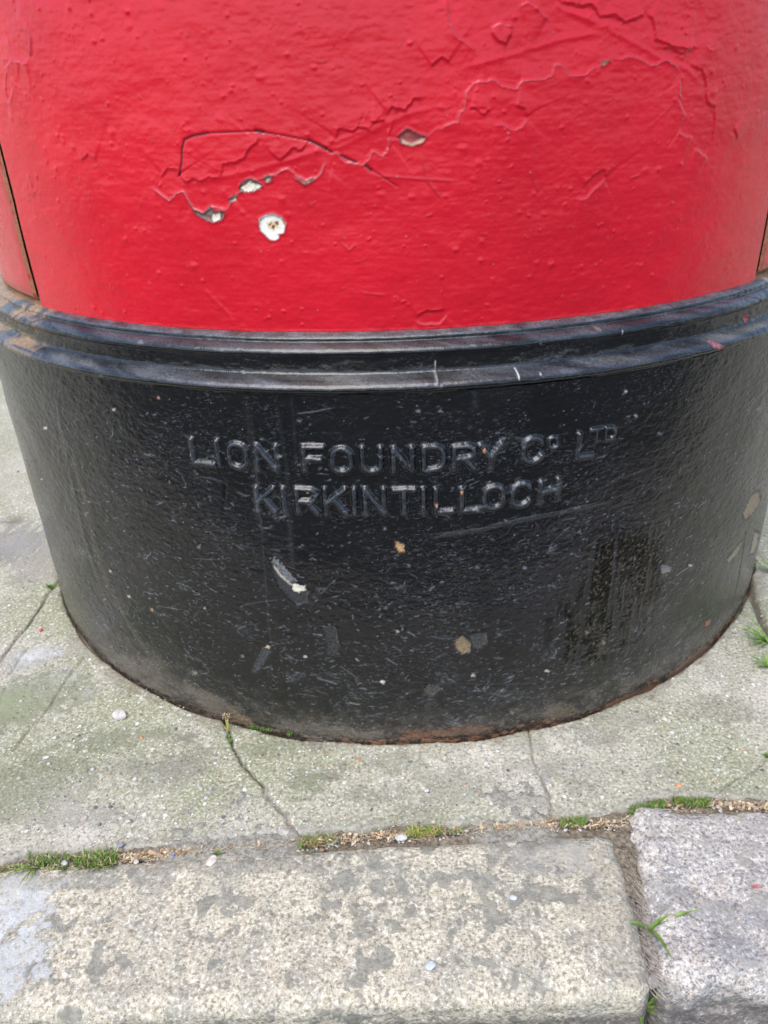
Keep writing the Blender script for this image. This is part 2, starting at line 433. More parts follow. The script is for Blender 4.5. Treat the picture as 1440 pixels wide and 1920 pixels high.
sl_ = (JL[-1]-JL[0]); ext = np.vstack([JL[0]-sl_*6, JL, JL[-1]+sl_*.6])
behindL = (cx < 0) & (cy > np.interp(cx, ext[np.argsort(ext[:, 0]), 0], ext[np.argsort(ext[:, 0]), 1]))
jby = on_ground(60, 975)[1]
reg = np.full(cx.shape, 1)
reg[left & (cy < 0)] = 0; reg[right & (cy < 0)] = 2
reg[behindL] = 3
reg[(cx < 0) & (cy > jby)] = 4
rs = side([jointR[0], jointR[-1]], cx, cy)
reg[(cx > .3) & (rs > 0) & (cy < .1)] = 5
reg[(cx >= 0) & (cy >= .1)] = 6
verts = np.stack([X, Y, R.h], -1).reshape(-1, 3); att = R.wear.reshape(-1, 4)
pav = empty('pavement', (0, -.45, 0)); tag(pav, kind='structure', label='worn grey green concrete pavement around the pillar box')
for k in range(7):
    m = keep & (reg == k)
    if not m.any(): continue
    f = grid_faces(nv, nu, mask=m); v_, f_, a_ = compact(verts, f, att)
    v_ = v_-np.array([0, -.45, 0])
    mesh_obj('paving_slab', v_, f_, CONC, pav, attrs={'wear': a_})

# road beyond the kerb and a bed under everything
road = mesh_obj('road', [(-60, -60, -.058), (60, -60, -.058), (60, -.585, -.058), (-60, -.585, -.058)], [(0, 1, 2, 3)], ASPH, smooth=False); tag(road, kind='structure')

# soil in the joints
sx = np.arange(-.75, .75, .0012); sy = np.arange(-.53, -.44, .0012)
def soil(name, sx, sy, z0, amp, keepf=None, att=None):
    XX, YY = np.meshgrid(sx, sy)
    hh = z0+(fbm(XX/.008, YY/.008, 21, 4, .6)-.5)*amp + (fbm(XX/.0022, YY/.0022, 23, 2)-.5)*.0016
    A = np.zeros(XX.shape+(4,))
    # old mortar left in the joint
    for (a, b_) in ((290, 560), (880, 1050)):
        xa, xb = on_ground(a, 1585)[0], on_ground(b_, 1580)[0]
        m = sstep(xa-.01, xa+.02, XX)*sstep(xb+.01, xb-.01, XX)*(YY > -.50)
        hh += m*.0025; A[..., :3] = (.36, .345, .30); A[..., 3] = np.maximum(A[..., 3], m)
    V = np.stack([XX, YY, hh], -1).reshape(-1, 3)
    o = mesh_obj(name, V, grid_faces(*XX.shape), SOIL, attrs={'wear': A.reshape(-1, 4)}); tag(o, kind='structure'); return o
soil('soil', sx, sy, -.0035, .006)
soil('soil', np.arange(.110, .158, .0012), np.arange(-.572, -.5295, .0012), -.013, .008)
mesh_obj('gutter_soil', *(lambda XX, YY: (np.stack([XX, YY, -.052+(fbm(XX/.01, YY/.01, 31, 4)-.5)*.008], -1).reshape(-1, 3), grid_faces(*XX.shape)))(*np.meshgrid(np.arange(-.7, .7, .003), np.arange(-.66, -.575, .003))), SOIL)['kind'] = 'structure'

# kerb stones: rounded, weathered blocks fitted to their own four plan corners
def kerb_stone(name, corners, z0, z1, r, mat, seed, amp, step=.0014, wear_shade_f=None, parent=None, waves=.0):
    """corners: back-left, back-right, front-right, front-left in metres"""
    A, B_, Cc, Dd = [np.array(c) for c in corners]
    Lx = np.linalg.norm(B_-A); Ly = np.linalg.norm(Dd-A); Lz = z1-z0
    nx, ny, nz = [max(4, int(l/step)) for l in (Lx, Ly, Lz)]
    pts = []; fcs = []; base = 0
    def patch(PX, PY, PZ):
        nonlocal base
        pts.append(np.stack([PX, PY, PZ], -1).reshape(-1, 3)); fcs.append(grid_faces(*PX.shape)+base); base += PX.size
    xs = np.linspace(0, Lx, nx); ys = np.linspace(0, Ly, ny); zs = np.linspace(0, Lz, nz)
    a, b_ = np.meshgrid(xs, ys); patch(a, b_[::-1], a*0+Lz)                 # top
    a, b_ = np.meshgrid(xs, zs); patch(a, a*0+Ly, b_)                      # front
    b2 = zs[int(nz*.3):]
    a, b_ = np.meshgrid(xs[::2], b2[::2]); patch(a[:, ::-1], a*0, b_)        # back
    a, b_ = np.meshgrid(ys, zs); patch(a*0, a, b_); patch(a*0+Lx, a[:, ::-1], b_)
    p = np.concatenate(pts); f = np.concatenate(fcs)
    lo = np.array([r, r, -1]); hi = np.array([Lx-r, Ly-r, Lz-r])
    q = np.clip(p, lo, hi); d = p-q; dn = np.linalg.norm(d, axis=1, keepdims=True)+1e-12
    n = d/dn; p = q+n*np.minimum(r, dn+1)*np.where(dn > 1e-9, 1, 0)
    x, y, z = p.T
    disp = (fbm3(x/.045, y/.045, z/.045, seed, 3)-.5)*amp*2.0+(fbm3(x/.012, y/.012, z/.012, seed+3, 4, .55)-.5)*amp*1.0
    if waves: disp += waves*(sstep(.45, .7, fbm3(x/.02, y/.02, z/.02, seed+8, 2))-.4)
    p = p+n*disp[:, None]
    uu = (p[:, 0]/Lx)[:, None]; vv = (p[:, 1]/Ly)[:, None]
    pl = (A*(1-uu)+B_*uu)*(1-vv)+(Dd*(1-uu)+Cc*uu)*vv
    V = np.column_stack([pl, p[:, 2]+z0])
    W = np.zeros((len(V), 4))
    if wear_shade_f: wear_shade_f(V, W)
    ctr = V.mean(0); ctr[2] = z0
    o = mesh_obj(name, V-ctr, f, mat, parent, attrs={'wear': W}); o.location = ctr
    return o
def wpaint(V, W, px, py, rx, ry, col, al, seed):
    cx, cy = on_ground(px, py)
    d = 1-np.hypot((V[:, 0]-cx)/rx, (V[:, 1]-cy)/ry)+(fbm(V[:, 0]/.009, V[:, 1]/.009, seed, 4, .6)-.5)*1.6
    a = (sstep(0, .25, d)*al)[:, None]; W[:, :3] = W[:, :3]*(1-a)+np.array(col)*a; W[:, 3:] = W[:, 3:]*(1-a)+a
def wear_shade1(V, W):
    wpaint(V, W, 30, 1700, .030, .026, (.54, .56, .56), .85, 3); wpaint(V, W, -10, 1820, .032, .03, (.54, .56, .56), .85, 4)
    wpaint(V, W, 1050, 1610, .04, .014, (.40, .385, .345), .7, 5); wpaint(V, W, 1150, 1700, .03, .05, (.46, .43, .36), .4, 6)
    wpaint(V, W, 60, 1655, .10, .006, (.33, .32, .28), .6, 7); wpaint(V, W, 400, 1625, .10, .006, (.33, .32, .28), .55, 8)
    # dirty riser, its shade painted in as a darker tone
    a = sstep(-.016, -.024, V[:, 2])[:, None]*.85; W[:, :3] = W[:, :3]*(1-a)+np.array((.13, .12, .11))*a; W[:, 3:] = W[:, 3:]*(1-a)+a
def wear_shade2(V, W):
    for k, (x, y, rx, ry) in enumerate([(1290, 1690, .012, .008), (1350, 1720, .014, .012), (1400, 1650, .01, .008), (1380, 1790, .016, .01), (1250, 1650, .008, .006), (1440, 1730, .012, .01), (1260, 1780, .012, .009)]):
        wpaint(V, W, x, y, rx, ry, (.43, .43, .47) if k % 2 else (.30, .28, .26), .38, 20+k)
    wpaint(V, W, 1418, 1668, .0035, .0015, (.55, .06, .10), .9, 31)
    a = sstep(-.014, -.026, V[:, 2])[:, None]*.85; W[:, :3] = W[:, :3]*(1-a)+np.array((.14, .125, .115))*a; W[:, 3:] = W[:, 3:]*(1-a)+a  # front face in shade: darkening painted over its dirt
kerb = empty('kerb', (0, -.54, 0)); tag(kerb, kind='structure', label='kerb of worn stone blocks in front of the pillar box')
def g(x, y): return on_ground(x, y)
bl = (-.62, -.5145); k1 = (bl, g(1153, 1555), g(1236, 1866), (-.62, -.604))
o = kerb_stone('kerb_stone', k1, -.075, .001, .010, KERB1, 5, .0022, wear_shade_f=wear_shade1); o.parent = kerb; o.location = o.location-kerb.location
o['label'] = 'long buff kerb stone with grey lichen patches'
k2 = (g(1174, 1510), (.62, -.488), (.60, -.590), g(1234, 1846))
o = kerb_stone('kerb_stone', k2, -.075, .003, .014, KERB2, 15, .0034, wear_shade_f=wear_shade2, waves=.0026); o.parent = kerb; o.location = o.location-kerb.location
o['label'] = 'pinkish blue granite kerb stone with rounded edges'

# ================================================================== PILLAR BOX
box = empty('pillar_box', (0, 0, 0))
tag(box, 'red pillar box with a black iron base cast with raised foundry lettering', 'pillar box')

def cyl_grid(name, theta, prof_r, prof_z, hgt, mat, wearA=None, wrap=True, parent=box):
    """theta (nu,), profile arrays (nv,), hgt (nv,nu) outward displacement"""
    RR_ = prof_r[:, None]+hgt
    Xc = RR_*np.sin(theta)[None]; Yc = -RR_*np.cos(theta)[None]; Zc = np.broadcast_to(prof_z[:, None], RR_.shape)
    V = np.stack([Xc, Yc, Zc], -1).reshape(-1, 3)
    return mesh_obj(name, V, grid_faces(len(prof_z), len(theta), wrap), mat, parent,
                    attrs={'wear': (wearA if wearA is not None else np.zeros(RR_.shape+(4,))).reshape(-1, 4)})
CB = lambda x, y: on_cyl(x, y, 1.0)
CR = lambda x, y: on_cyl(x, y, .9409)
CM = lambda x, y: on_cyl(x, y, .976)

def ring_theta(lim, n, rest=60):
    a = np.linspace(-lim, lim, n); b_ = np.linspace(lim, 2*math.pi-lim, rest)[1:-1]
    return np.concatenate([a, b_])

# ---- plinth wall
th = ring_theta(1.16, 1180)
zb = np.linspace(-.012, .712*S, 440)
R = Raster(th*S, zb)
U, Z = R.UU, R.VV
def plinth_noise(U, Z):
    h = (fbm(U/.006, Z/.0028, 101, 3, .6)-.5)*.00042 + (fbm(U/.035, Z/.03, 103, 3)-.5)*.0011 + (fbm(U/.0018, Z/.0013, 107, 2)-.5)*.00022
    lump = np.exp(-((U+.26)/.09)**2)*.6 + np.exp(-((U-.33)/.08)**2)*.3
    h += lump*(fbm(U/.0045, Z/.0035, 109, 2)-.5)*.0007
    return h
R.h += plinth_noise(U, Z)
grey = (.085, .092, .105); pale = (.62, .58, .48); orange = (.50, .24, .08)
rng = np.random.default_rng(4)
# thousands of small scuffs, mostly level with the ground
nS = 11000
su = rng.uniform(-.42, .42, nS); sz = rng.beta(1.1, 1.5, nS)*.27+.002
keepS = rng.uniform(0, 1, nS) < .25+.9*np.clip((fbm(su/.05, sz/.04, 55, 3)-.25)*1.8, 0, 1)
for u, z in zip(su[keepS], sz[keepS]):
    L = rng.gamma(1.6, .0014)+.0006; a = rng.normal(0, .35) if rng.random() < .8 else rng.uniform(-1.6, 1.6)
    k = rng.random(); cc = np.array(grey)*rng.uniform(.7, 2.6)
    if k > .985: cc = np.array((.5, .45, .36))
    bend = rng.normal(0, .25)
    p1 = (u+math.cos(a)*L*.5, z+math.sin(a)*L*.5); p2 = (p1[0]+math.cos(a+bend)*L*.5, p1[1]+math.sin(a+bend)*L*.5)
    R.line([(u, z), p1, p2], rng.uniform(.00045, .00095), h=rng.choice([-1, 1])*rng.uniform(.00006, .00022), col=cc, alpha=rng.uniform(.25, .8))
for _ in range(150):
    cu_ = rng.uniform(-.38, .38); cz_ = rng.beta(1.0, 1.8)*.25+.01; a0 = rng.normal(0, .5); rr_ = rng.uniform(.004, .013)
    k_ = rng.uniform(.5, 1.6)
    q = [(cu_+rr_*rng.uniform(.4, 1)*math.cos(t), cz_+rr_*.6*rng.uniform(.3, 1)*math.sin(t)) for t in np.arange(0, 6.2, .7)]
    R.blob(q, (.05*k_, .053*k_, .058*k_), noise=.012, seed=int(rng.integers(999)), soft=.003, alpha=rng.uniform(.12, .4))
    for _j in range(int(rng.integers(3, 16))):
        u = cu_+rng.normal(0, rr_*.5); z = cz_+rng.normal(0, rr_*.35); a = a0+rng.normal(0, .2); L = rng.gamma(2, .0018)
        R.line([(u, z), (u+L*math.cos(a)*.5, z+L*math.sin(a)*.5), (u+L*math.cos(a+.3), z+L*math.sin(a+.3))], rng.uniform(.00035, .0007), h=.00012, col=np.array(grey)*rng.uniform(.8, 2.4), alpha=rng.uniform(.3, .8))
# pin-prick flecks
for _ in range(900):
    u = rng.uniform(-.42, .42); z = rng.uniform(.002, .28)
    R.line([(u, z), (u+.0003, z)], .00045, h=.0002, col=(.45, .45, .45), alpha=rng.uniform(.3, .9), taper=False)
# long scratches seen in the photograph
for pts, wd, al in [([(553, 776), (590, 772), (627, 764)], .0007, .8), ([(372, 893), (400, 898), (420, 903)], .0007, .6), ([(300, 1060), (350, 1100), (408, 1135)], .0006, .45),
                    ([(90, 880), (130, 940), (160, 985)], .0006, .4), ([(1390, 695), (1370, 790), (1348, 855)], .0006, .5), ([(1270, 950), (1262, 1000), (1255, 1050)], .0005, .5),
                    ([(1040, 1012), (1060, 995), (1072, 985)], .0006, .5), ([(805, 1192), (830, 1197), (855, 1196)], .0007, .7), ([(1265, 1082), (1280, 1070), (1294, 1062)], .0009, .9),
                    ([(290, 1135), (320, 1140), (345, 1144)], .0006, .7), ([(160, 840), (200, 860), (240, 880)], .0006, .4), ([(360, 1047), (390, 1049), (410, 1048)], .0006, .6),
                    ([(636, 1247), (655, 1260), (675, 1275)], .0008, .7), ([(593, 1270), (615, 1277), (634, 1283)], .0011, .8), ([(600, 1117), (615, 1100), (630, 1085)], .0006, .5),
                    ([(925, 1300), (945, 1306), (965, 1298)], .0008, .7), ([(450, 1136), (490, 1128), (525, 1124)], .0006, .5), ([(472, 760), (476, 820), (482, 900), (492, 1000), (500, 1120), (510, 1230)], .0009, .28),
                    ([(1140, 905), (1180, 890), (1215, 878)], .0005, .4), ([(155, 930), (185, 945), (197, 937), (190, 920), (165, 905)], .0006, .5)]:
    R.line([CB(*p) for p in pts], wd, h=.00012, col=(.17, .18, .20), alpha=al)
# runs of thinned paint hanging from the moulding
for pts, wd, hh in [([(462, 735), (468, 800), (474, 860), (484, 930), (490, 990)], .0024, .00035), ([(512, 735), (526, 800), (538, 880), (545, 990), (552, 1070)], .0020, .0004),
                    ([(545, 735), (552, 800), (556, 900)], .0014, .00025), ([(888, 725), (893, 770)], .0018, .0003), ([(105, 740), (130, 880), (160, 1010), (195, 1110)], .003, .0003)]:
    R.line([CB(*p) for p in pts], wd, h=hh, col=(.06, .063, .068), alpha=.45)
R.line([CB(*p) for p in [(130, 830), (155, 930), (175, 1010), (200, 1090), (240, 1170), (290, 1240)]], .0045, col=(.15, .125, .085), alpha=.5)
# casting seam under the lettering
R.line([CB(*p) for p in [(795, 1006), (850, 1000), (905, 992), (960, 978), (1010, 968), (1060, 958), (1150, 937)]], .0013, h=.0007, col=(.07, .075, .085), alpha=.55)
R.line([CB(*p) for p in [(422, 905), (421, 930), (418, 960)]], .0012, h=-.0005, col=(.004, .004, .004), alpha=.8)
R.line([CB(*p) for p in [(740, 1278), (850, 1283), (960, 1284), (1020, 1280)]], .0007, h=-.0004, col=(.004, .004, .004), alpha=.7)
R.line([CB(*p) for p in [(1400, 990), (1385, 1080), (1370, 1150), (1350, 1200)]], .0012, h=-.0006, col=(.02, .02, .018), alpha=.7)
# sticky brown-black splash that ran down on the right
w = (slice(None), slice(None))
cu, cz = CB(1145, 1130)
e = sstep(1.25, .85, np.hypot((U-cu)/.050, (Z-cz)/.060))
str_ = fbm(U/.0052, Z/.045, 211, 3, .6)
msk = e*sstep(.385, .47, str_+.12*np.exp(-((Z-(cz+.035))/.02)**2))
R.paint(w, msk*.97, (.0016, .0011, .0006))
R.h += msk*.00025+msk*(fbm(U/.0014, Z/.0014, 213, 2)-.5)*.0007
for _ in range(420):
    u = cu+rng.normal(0, .030); z = cz+rng.uniform(-.05, .055)
    i = min(max(np.searchsorted(R.V, z), 0), len(zb)-1); j = min(np.searchsorted(R.U, u), len(th)-1)
    if msk[i, j] > .3:
        a = rng.uniform(0, 3.1); L = .0022
        R.line([(u, z), (u+math.cos(a)*L, z+math.sin(a)*L)], .0003, h=.0002, col=(.13, .10, .05), alpha=.8)
# grime and rust along the foot
foot = .012+.012*fbm(U/.04, Z*0, 301, 3)
dust = sstep(.05, .0, Z-.02*fbm(U/.03, Z/.03, 302, 4))*.55*fbm(U/.015, Z/.012, 303, 4)*1.5
R.paint(w, dust*.55, (.13, .115, .095))
leftd = np.exp(-((U+.25)/.07)**2)*sstep(.085, .0, Z)*fbm(U/.02, Z/.012, 305, 4)*1.5
R.paint(w, np.clip(leftd, 0, 1)*.95, (.17, .145, .115))
R.paint(w, sstep(.030, .0, Z-.018*fbm(U/.05, Z*0, 330, 3))*np.clip(fbm(U/.010, Z/.006, 331, 4, .6)*2.2-.6, 0, 1)*.75, (.15, .125, .095))
R.paint(w, sstep(.12, .0, Z)*sstep(.52, .66, fbm(U/.006, Z/.004, 332, 4, .65))*.35, (.16, .16, .155))
side_ = sstep(.36, .43, np.abs(U))*.55*fbm(U/.02, Z/.05, 306, 4)*1.3
R.paint(w, side_, (.06, .06, .054))
alg_ = np.exp(-((U-.315)/.05)**2-((Z-.06)/.04)**2)*.6*fbm(U/.01, Z/.01, 307, 3)*1.5
R.paint(w, alg_, (.05, .065, .03))
gen = sstep(.52, .72, fbm(U/.05, Z/.04, 309, 5, .6))*.5
R.paint(w, gen*.55*(.4+fbm(U/.0012, Z/.0009, 310, 2)), (.035, .038, .042))
rz = Z-(.0018+.0075*sstep(.40, .75, fbm(U/.045, Z*0, 311, 4))*(.35+.65*sstep(-.12, .0, U)))-(fbm(U/.004, Z/.004, 312, 3)-.5)*.006
rm = sstep(.0012, -.0012, rz)
rc = fbm(U/.006, Z/.003, 313, 4, .6)[..., None]
W = R.wear; al = rm[..., None]*.95
rcol = np.array((.055, .042, .034))*(1-sstep(.46, .70, rc))+(np.array((.30, .145, .075))*np.where(U > -.06, 1, 0)[..., None]+np.array((.17, .135, .10))*np.where(U > -.06, 0, 1)[..., None])*sstep(.46, .70, rc)
W[..., :3] = W[..., :3]*(1-al)+rcol*al; W[..., 3:] = W[..., 3:]*(1-al)+al
R.h -= rm*.0007
def patch_px(pts, f, col, h=-.0006, noise_=.0026, rim=True, seed=3, soft=.0004):
    q = [f(*p) for p in pts]
    out = R.blob(q, col, h=h, noise=noise_, seed=seed, soft=soft)
    if rim:
        rg_ = random.Random(seed+len(pts)); q2 = [(a+rg_.uniform(-.0007, .0007), b_+rg_.uniform(-.0007, .0007)) for a, b_ in q]
        R.line(q2+q2[:1], .0007, h=.0004, col=np.array(col)*.25+.004, alpha=.55, taper=False)
        R.line(q2[:len(q2)//2+1], .00045, h=.0002, col=np.array(col)*.8+.08, alpha=.6)
    return out
def speck(pts, f, col, base):      # inner chip on a lifted flake
    patch_px(pts, f, base, h=-.0004); patch_px([(sum(p[0] for p in pts)/len(pts)*.35+p[0]*.65, sum(p[1] for p in pts)/len(pts)*.35+p[1]*.65) for p in pts], f, col, h=-.0002, rim=False)
for pts, c_ in (([(1248, 1288), (1256, 1262), (1290, 1236), (1318, 1212), (1336, 1208), (1330, 1228), (1300, 1256), (1270, 1276)], (.25, .17, .115)), ([(1022, 1352), (1026, 1330), (1050, 1318), (1078, 1326), (1086, 1342), (1050, 1350)], (.17, .135, .09)),
               ([(1130, 1334), (1135, 1322), (1180, 1302), (1240, 1280), (1244, 1284), (1180, 1318)], (.25, .15, .10)), ([(752, 1390), (756, 1372), (800, 1368), (860, 1362), (925, 1360), (930, 1368), (860, 1378)], (.19, .095, .055)),
               ([(390, 1345), (380, 1325), (340, 1290), (345, 1280), (400, 1300), (440, 1325), (450, 1350)], (.15, .125, .095)), ([(520, 1372), (530, 1350), (640, 1362), (720, 1372), (720, 1390)], (.16, .14, .11)), ([(430, 1355), (440, 1335), (470, 1345), (480, 1362)], (.22, .15, .09))):
    R.blob([CB(*p) for p in pts], c_, h=-.0003, noise=.010, soft=.0016, alpha=.7, seed=len(pts))
# chips: large scar, foot scar, side scars, small ones
patch_px([(505, 1052), (520, 1060), (545, 1085), (562, 1098), (577, 1108), (574, 1130), (560, 1136), (540, 1122), (522, 1100), (512, 1075)], CB, (.035, .038, .042), h=-.0007)
patch_px([(548, 1095), (572, 1098), (572, 1108), (558, 1112), (548, 1106)], CB, (.78, .74, .60), h=-.0002, rim=False)
patch_px([(505, 1048), (516, 1046), (540, 1068), (556, 1088), (546, 1094), (528, 1078)], CB, (.16, .17, .18), h=-.0003, noise_=.006, rim=False)
for _k in range(14): R.line([CB(575+_k*1.5, 1125-_k*2), CB(585+_k*2, 1140-_k*3)], .0003, h=.0001, col=(.25, .24, .22), alpha=.5)
R.line([CB(*p) for p in [(512, 1060), (525, 1080), (540, 1092), (548, 1100)]], .0008, h=.0003, col=(.55, .48, .38), alpha=.9)
patch_px([(852, 1200), (868, 1192), (882, 1205), (880, 1222), (866, 1227), (854, 1216)], CB, (.26, .19, .11))
patch_px([(880, 1192), (912, 1186), (915, 1206), (895, 1218), (886, 1213)], CB, (.055, .056, .055), h=-.0003)
patch_px([(794, 1294), (806, 1285), (822, 1287), (828, 1293), (812, 1304), (797, 1302)], CB, (.07, .067, .062), h=-.0003, noise_=.005)
patch_px([(742, 1016), (756, 1020), (758, 1034), (748, 1035), (741, 1026)], CB, (.60, .36, .16), h=-.0004)
patch_px([(1408, 930), (1424, 918), (1426, 940), (1412, 962), (1396, 975), (1394, 962)], CB, (.27, .21, .13), h=-.0008, noise_=.004)
patch_px([(1417, 995), (1424, 1000), (1412, 1038), (1405, 1040)], CB, (.32, .27, .18), h=-.0008, noise_=.004)
patch_px([(1362, 1050), (1385, 1022), (1395, 1010), (1385, 1035), (1366, 1056)], CB, (.26, .23, .15), h=-.0004, noise_=.003)
patch_px([(1322, 1165), (1332, 1160), (1330, 1172), (1322, 1176)], CB, (.30, .14, .07))
patch_px([(604, 1180), (618, 1172), (630, 1178), (633, 1200), (638, 1215), (628, 1230), (614, 1228), (612, 1205)], CB, (.032, .034, .036), h=-.0003, noise_=.004)
patch_px([(472, 1262), (480, 1240), (494, 1214), (504, 1213), (508, 1222), (498, 1240), (486, 1256)], CB, (.050, .055, .06), h=-.0002, noise_=.005)
patch_px([(1238, 1058), (1258, 1062), (1256, 1072), (1240, 1076)], CB, (.20, .20, .20), h=0, noise_=.002)
R.blob([CB(*p) for p in [(130, 1030), (148, 1024), (168, 1034), (172, 1046), (158, 1052), (138, 1046)]], (.12, .12, .115), noise=.012, alpha=.45, soft=.002)
for (x, y, s_, c_) in [(213, 767, 4, pale), (85, 802, 5, pale), (78, 898, 3, pale), (285, 1143, 5, (.55, .36, .2)), (242, 1118, 4, pale), (208, 1070, 3, pale), (197, 1123, 4, (.3, .26, .2)), (502, 1212, 5, (.6, .48, .3)), (572, 1230, 5, (.55, .5, .45)),
                       (716, 1278, 6, (.7, .66, .6)), (887, 1266, 5, (.62, .55, .42)), (1026, 1257, 5, (.66, .58, .5)), (1130, 1203, 6, (.22, .17, .12)), (525, 853, 5, (.5, .46, .4)), (298, 745, 3, (.6, .3, .25)), (785, 770, 7, (.11, .115, .125)),
                       (825, 770, 7, (.12, .125, .135)), (560, 788, 6, (.13, .15, .18)), (1192, 779, 4, (.4, .36, .3)), (895, 1062, 6, (.11, .12, .13)), (983, 1064, 5, (.17, .20, .25)), (372, 1025, 7, (.14, .14, .14)), (1236, 812, 6, (.12, .12, .13)),
                       (1293, 1060, 4, (.7, .7, .66)), (765, 1060, 6, (.10, .11, .14)), (560, 870, 4, (.1, .1, .1)), (1172, 733, 3, (.5, .5, .5)), (455, 1230, 6, (.12, .11, .10)), (365, 1260, 6, (.22, .18, .13)), (745, 1183, 4, (.45, .38, .28)), (1100, 1185, 5, (.14, .12, .1)),
                       (958, 1335, 4, (.4, .3, .2)), (384, 1140, 4, (.3, .3, .3)), (720, 990, 4, (.12, .12, .13))]:
    s_ *= .8; q = [(x+s_*math.cos(a)*rng.uniform(.5, 1.4), y+s_*math.sin(a)*rng.uniform(.5, 1.3)*.7) for a in np.arange(0, 6.2, .9)]
    patch_px(q, CB, c_, h=-.0003, noise_=.0022)
prof_r = np.full(len(zb), S)
plinth = cyl_grid('plinth', th, prof_r, zb, R.h, BLACK, R.wear)
plinth_r = R

# ---- moulding between plinth and body
pr = np.array([(1.0, .7115), (1.0012, .7135), (1.0050, .7165), (1.0060, .7195), (1.0050, .7230), (1.0015, .7268), (.9960, .7300), (.9890, .7322), (.9820, .7338), (.9775, .7358), (.9755, .7390), (.9748, .7440),
               (.9745, .7500), (.9745, .7560), (.9750, .7610), (.9768, .7645), (.9775, .7672), (.9765, .7702), (.9730, .7735), (.9685, .7760), (.9635, .7780), (.9595, .7790), (.9572, .7795), (.9565, .7808),
               (.9568, .7830), (.9560, .7852), (.9530, .7875), (.9485, .7893), (.9440, .7905), (.9405, .7914), (.930, .792)])*S
seg = np.concatenate([[0], np.cumsum(np.hypot(*(pr[1:]-pr[:-1]).T))])
tt = np.linspace(0, seg[-1], 84)
mr, mz = np.interp(tt, seg, pr[:, 0]), np.interp(tt, seg, pr[:, 1])
thm = ring_theta(1.16, 1000)
R = Raster(thm*S, mz+np.arange(84)*1e-9); U, Z = R.UU, R.VV
R.h += (fbm(U/.03, Z/.01, 401, 3)-.5)*.0011+(fbm(U/.007, Z/.004, 403, 3, .6)-.5)*.00050
edgeL = sstep(.20, .30, np.abs(U))
R.h += edgeL*(fbm(U/.006, Z/.004, 405, 3, .6)-.5)*.0013
# dust and worn paint on the ledges, their sky highlights painted in grey-blue
wz = (fbm(U/.025, Z*0, 421, 4)-.5)*.0035
ledge = np.exp(-((Z+wz-.7290*S)/.0030)**4)+np.exp(-((Z+wz-.7755*S)/.0026)**4)*.9
R.paint(w, ledge*(.45+.55*sstep(.25, .6, fbm(U/.022+Z/.004, Z/.009, 423, 4, .6)))*(fbm(U/.03, Z/.01, 407, 4)*.6+.55)*.78, (.135, .147, .168))
R.paint(w, sstep(.7840*S, .7865*S, Z)*.85*(fbm(U/.01, Z/.002, 409, 3)*.8+.4), (.15, .165, .185))
R.paint(w, np.exp(-((Z-.7315*S)/.0014)**2)*sstep(.42, .75, fbm(U/.05+Z/.01, Z/.02, 425, 4))*.6, (.25, .235, .18))
# rust past the door seams
rs_ = sstep(.272, .300, -U+(fbm(U/.02, Z/.008, 411, 4)-.5)*.03)+sstep(.300, .325, U+(fbm(U/.02, Z/.008, 412, 4)-.5)*.03)
rmix = fbm(U/.006, Z/.003, 413, 4, .6)[..., None]
topm = (.55+.65*sstep(.765*S, .782*S, Z)+.4*np.exp(-((Z-.735*S)/.003)**2))
al = np.clip(rs_*topm*sstep(.2, .5, fbm(U/.015, Z/.006, 415, 3)), 0, 1)[..., None]*.9
R.wear[..., :3] = R.wear[..., :3]*(1-al)+(np.array((.17, .125, .085))*(1-rmix)+np.array((.50, .31, .15))*rmix)*al
R.wear[..., 3:] = R.wear[..., 3:]*(1-al)+al
for pts in ([(30, 572), (28, 590), (26, 612), (42, 622), (55, 628)], [(40, 600), (60, 605), (72, 598)], [(45, 640), (70, 650), (105, 662)], [(1400, 565), (1412, 558), (1425, 562), (1422, 575)], [(1385, 560), (1400, 558), (1408, 552)]):
    R.line([CM(*p) for p in pts], .0007, h=-.0006, col=(.03, .02, .012), alpha=.9)
patch_px([(1393, 593), (1404, 590), (1401, 600), (1397, 606)], CM, (.42, .05, .05))
patch_px([(1332, 645), (1340, 641), (1354, 649), (1346, 654), (1335, 652)], lambda x, y: on_cyl(x, y, 1.0), (.33, .10, .11))
for x, y0, y1, wd in [(816, 678, 712, .00045), (963, 688, 703, .0004), (1003, 690, 695, .0003), (1167, 620, 627, .0003)]:
    R.line([CM(x, y0), CM(x-1, (y0+y1)/2), CM(x, y1)], wd, h=.0003, col=(.70, .69, .64), alpha=.95, taper=False)
for (x, y, s_, c_) in [(822, 717, 5, (.03, .03, .03)), (1135, 622, 5, (.2, .15, .14)), (448, 700, 4, (.1, .1, .1)), (250, 645, 4, (.15, .15, .16)), (150, 700, 6, (.06, .06, .06)), (200, 700, 7, (.05, .05, .05))]:
    q = [(x+s_*math.cos(a), y+s_*math.sin(a)*.6) for a in np.arange(0, 6.2, .9)]
    patch_px(q, lambda x, y: on_cyl(x, y, .99), c_, h=-.0004, noise_=.0008)
for _ in range(500):
    u = rng.uniform(-.38, .38); z = rng.uniform(.735, .765)*S; L = rng.gamma(2, .001); a = rng.normal(0, .5)
    R.line([(u, z), (u+L*math.cos(a), z+L*math.sin(a))], .0004, h=.00008, col=np.array(grey)*rng.uniform(.5, 1.5), alpha=.5)
cyl_grid('moulding', thm, mr, mz, R.h, BLACK, R.wear)

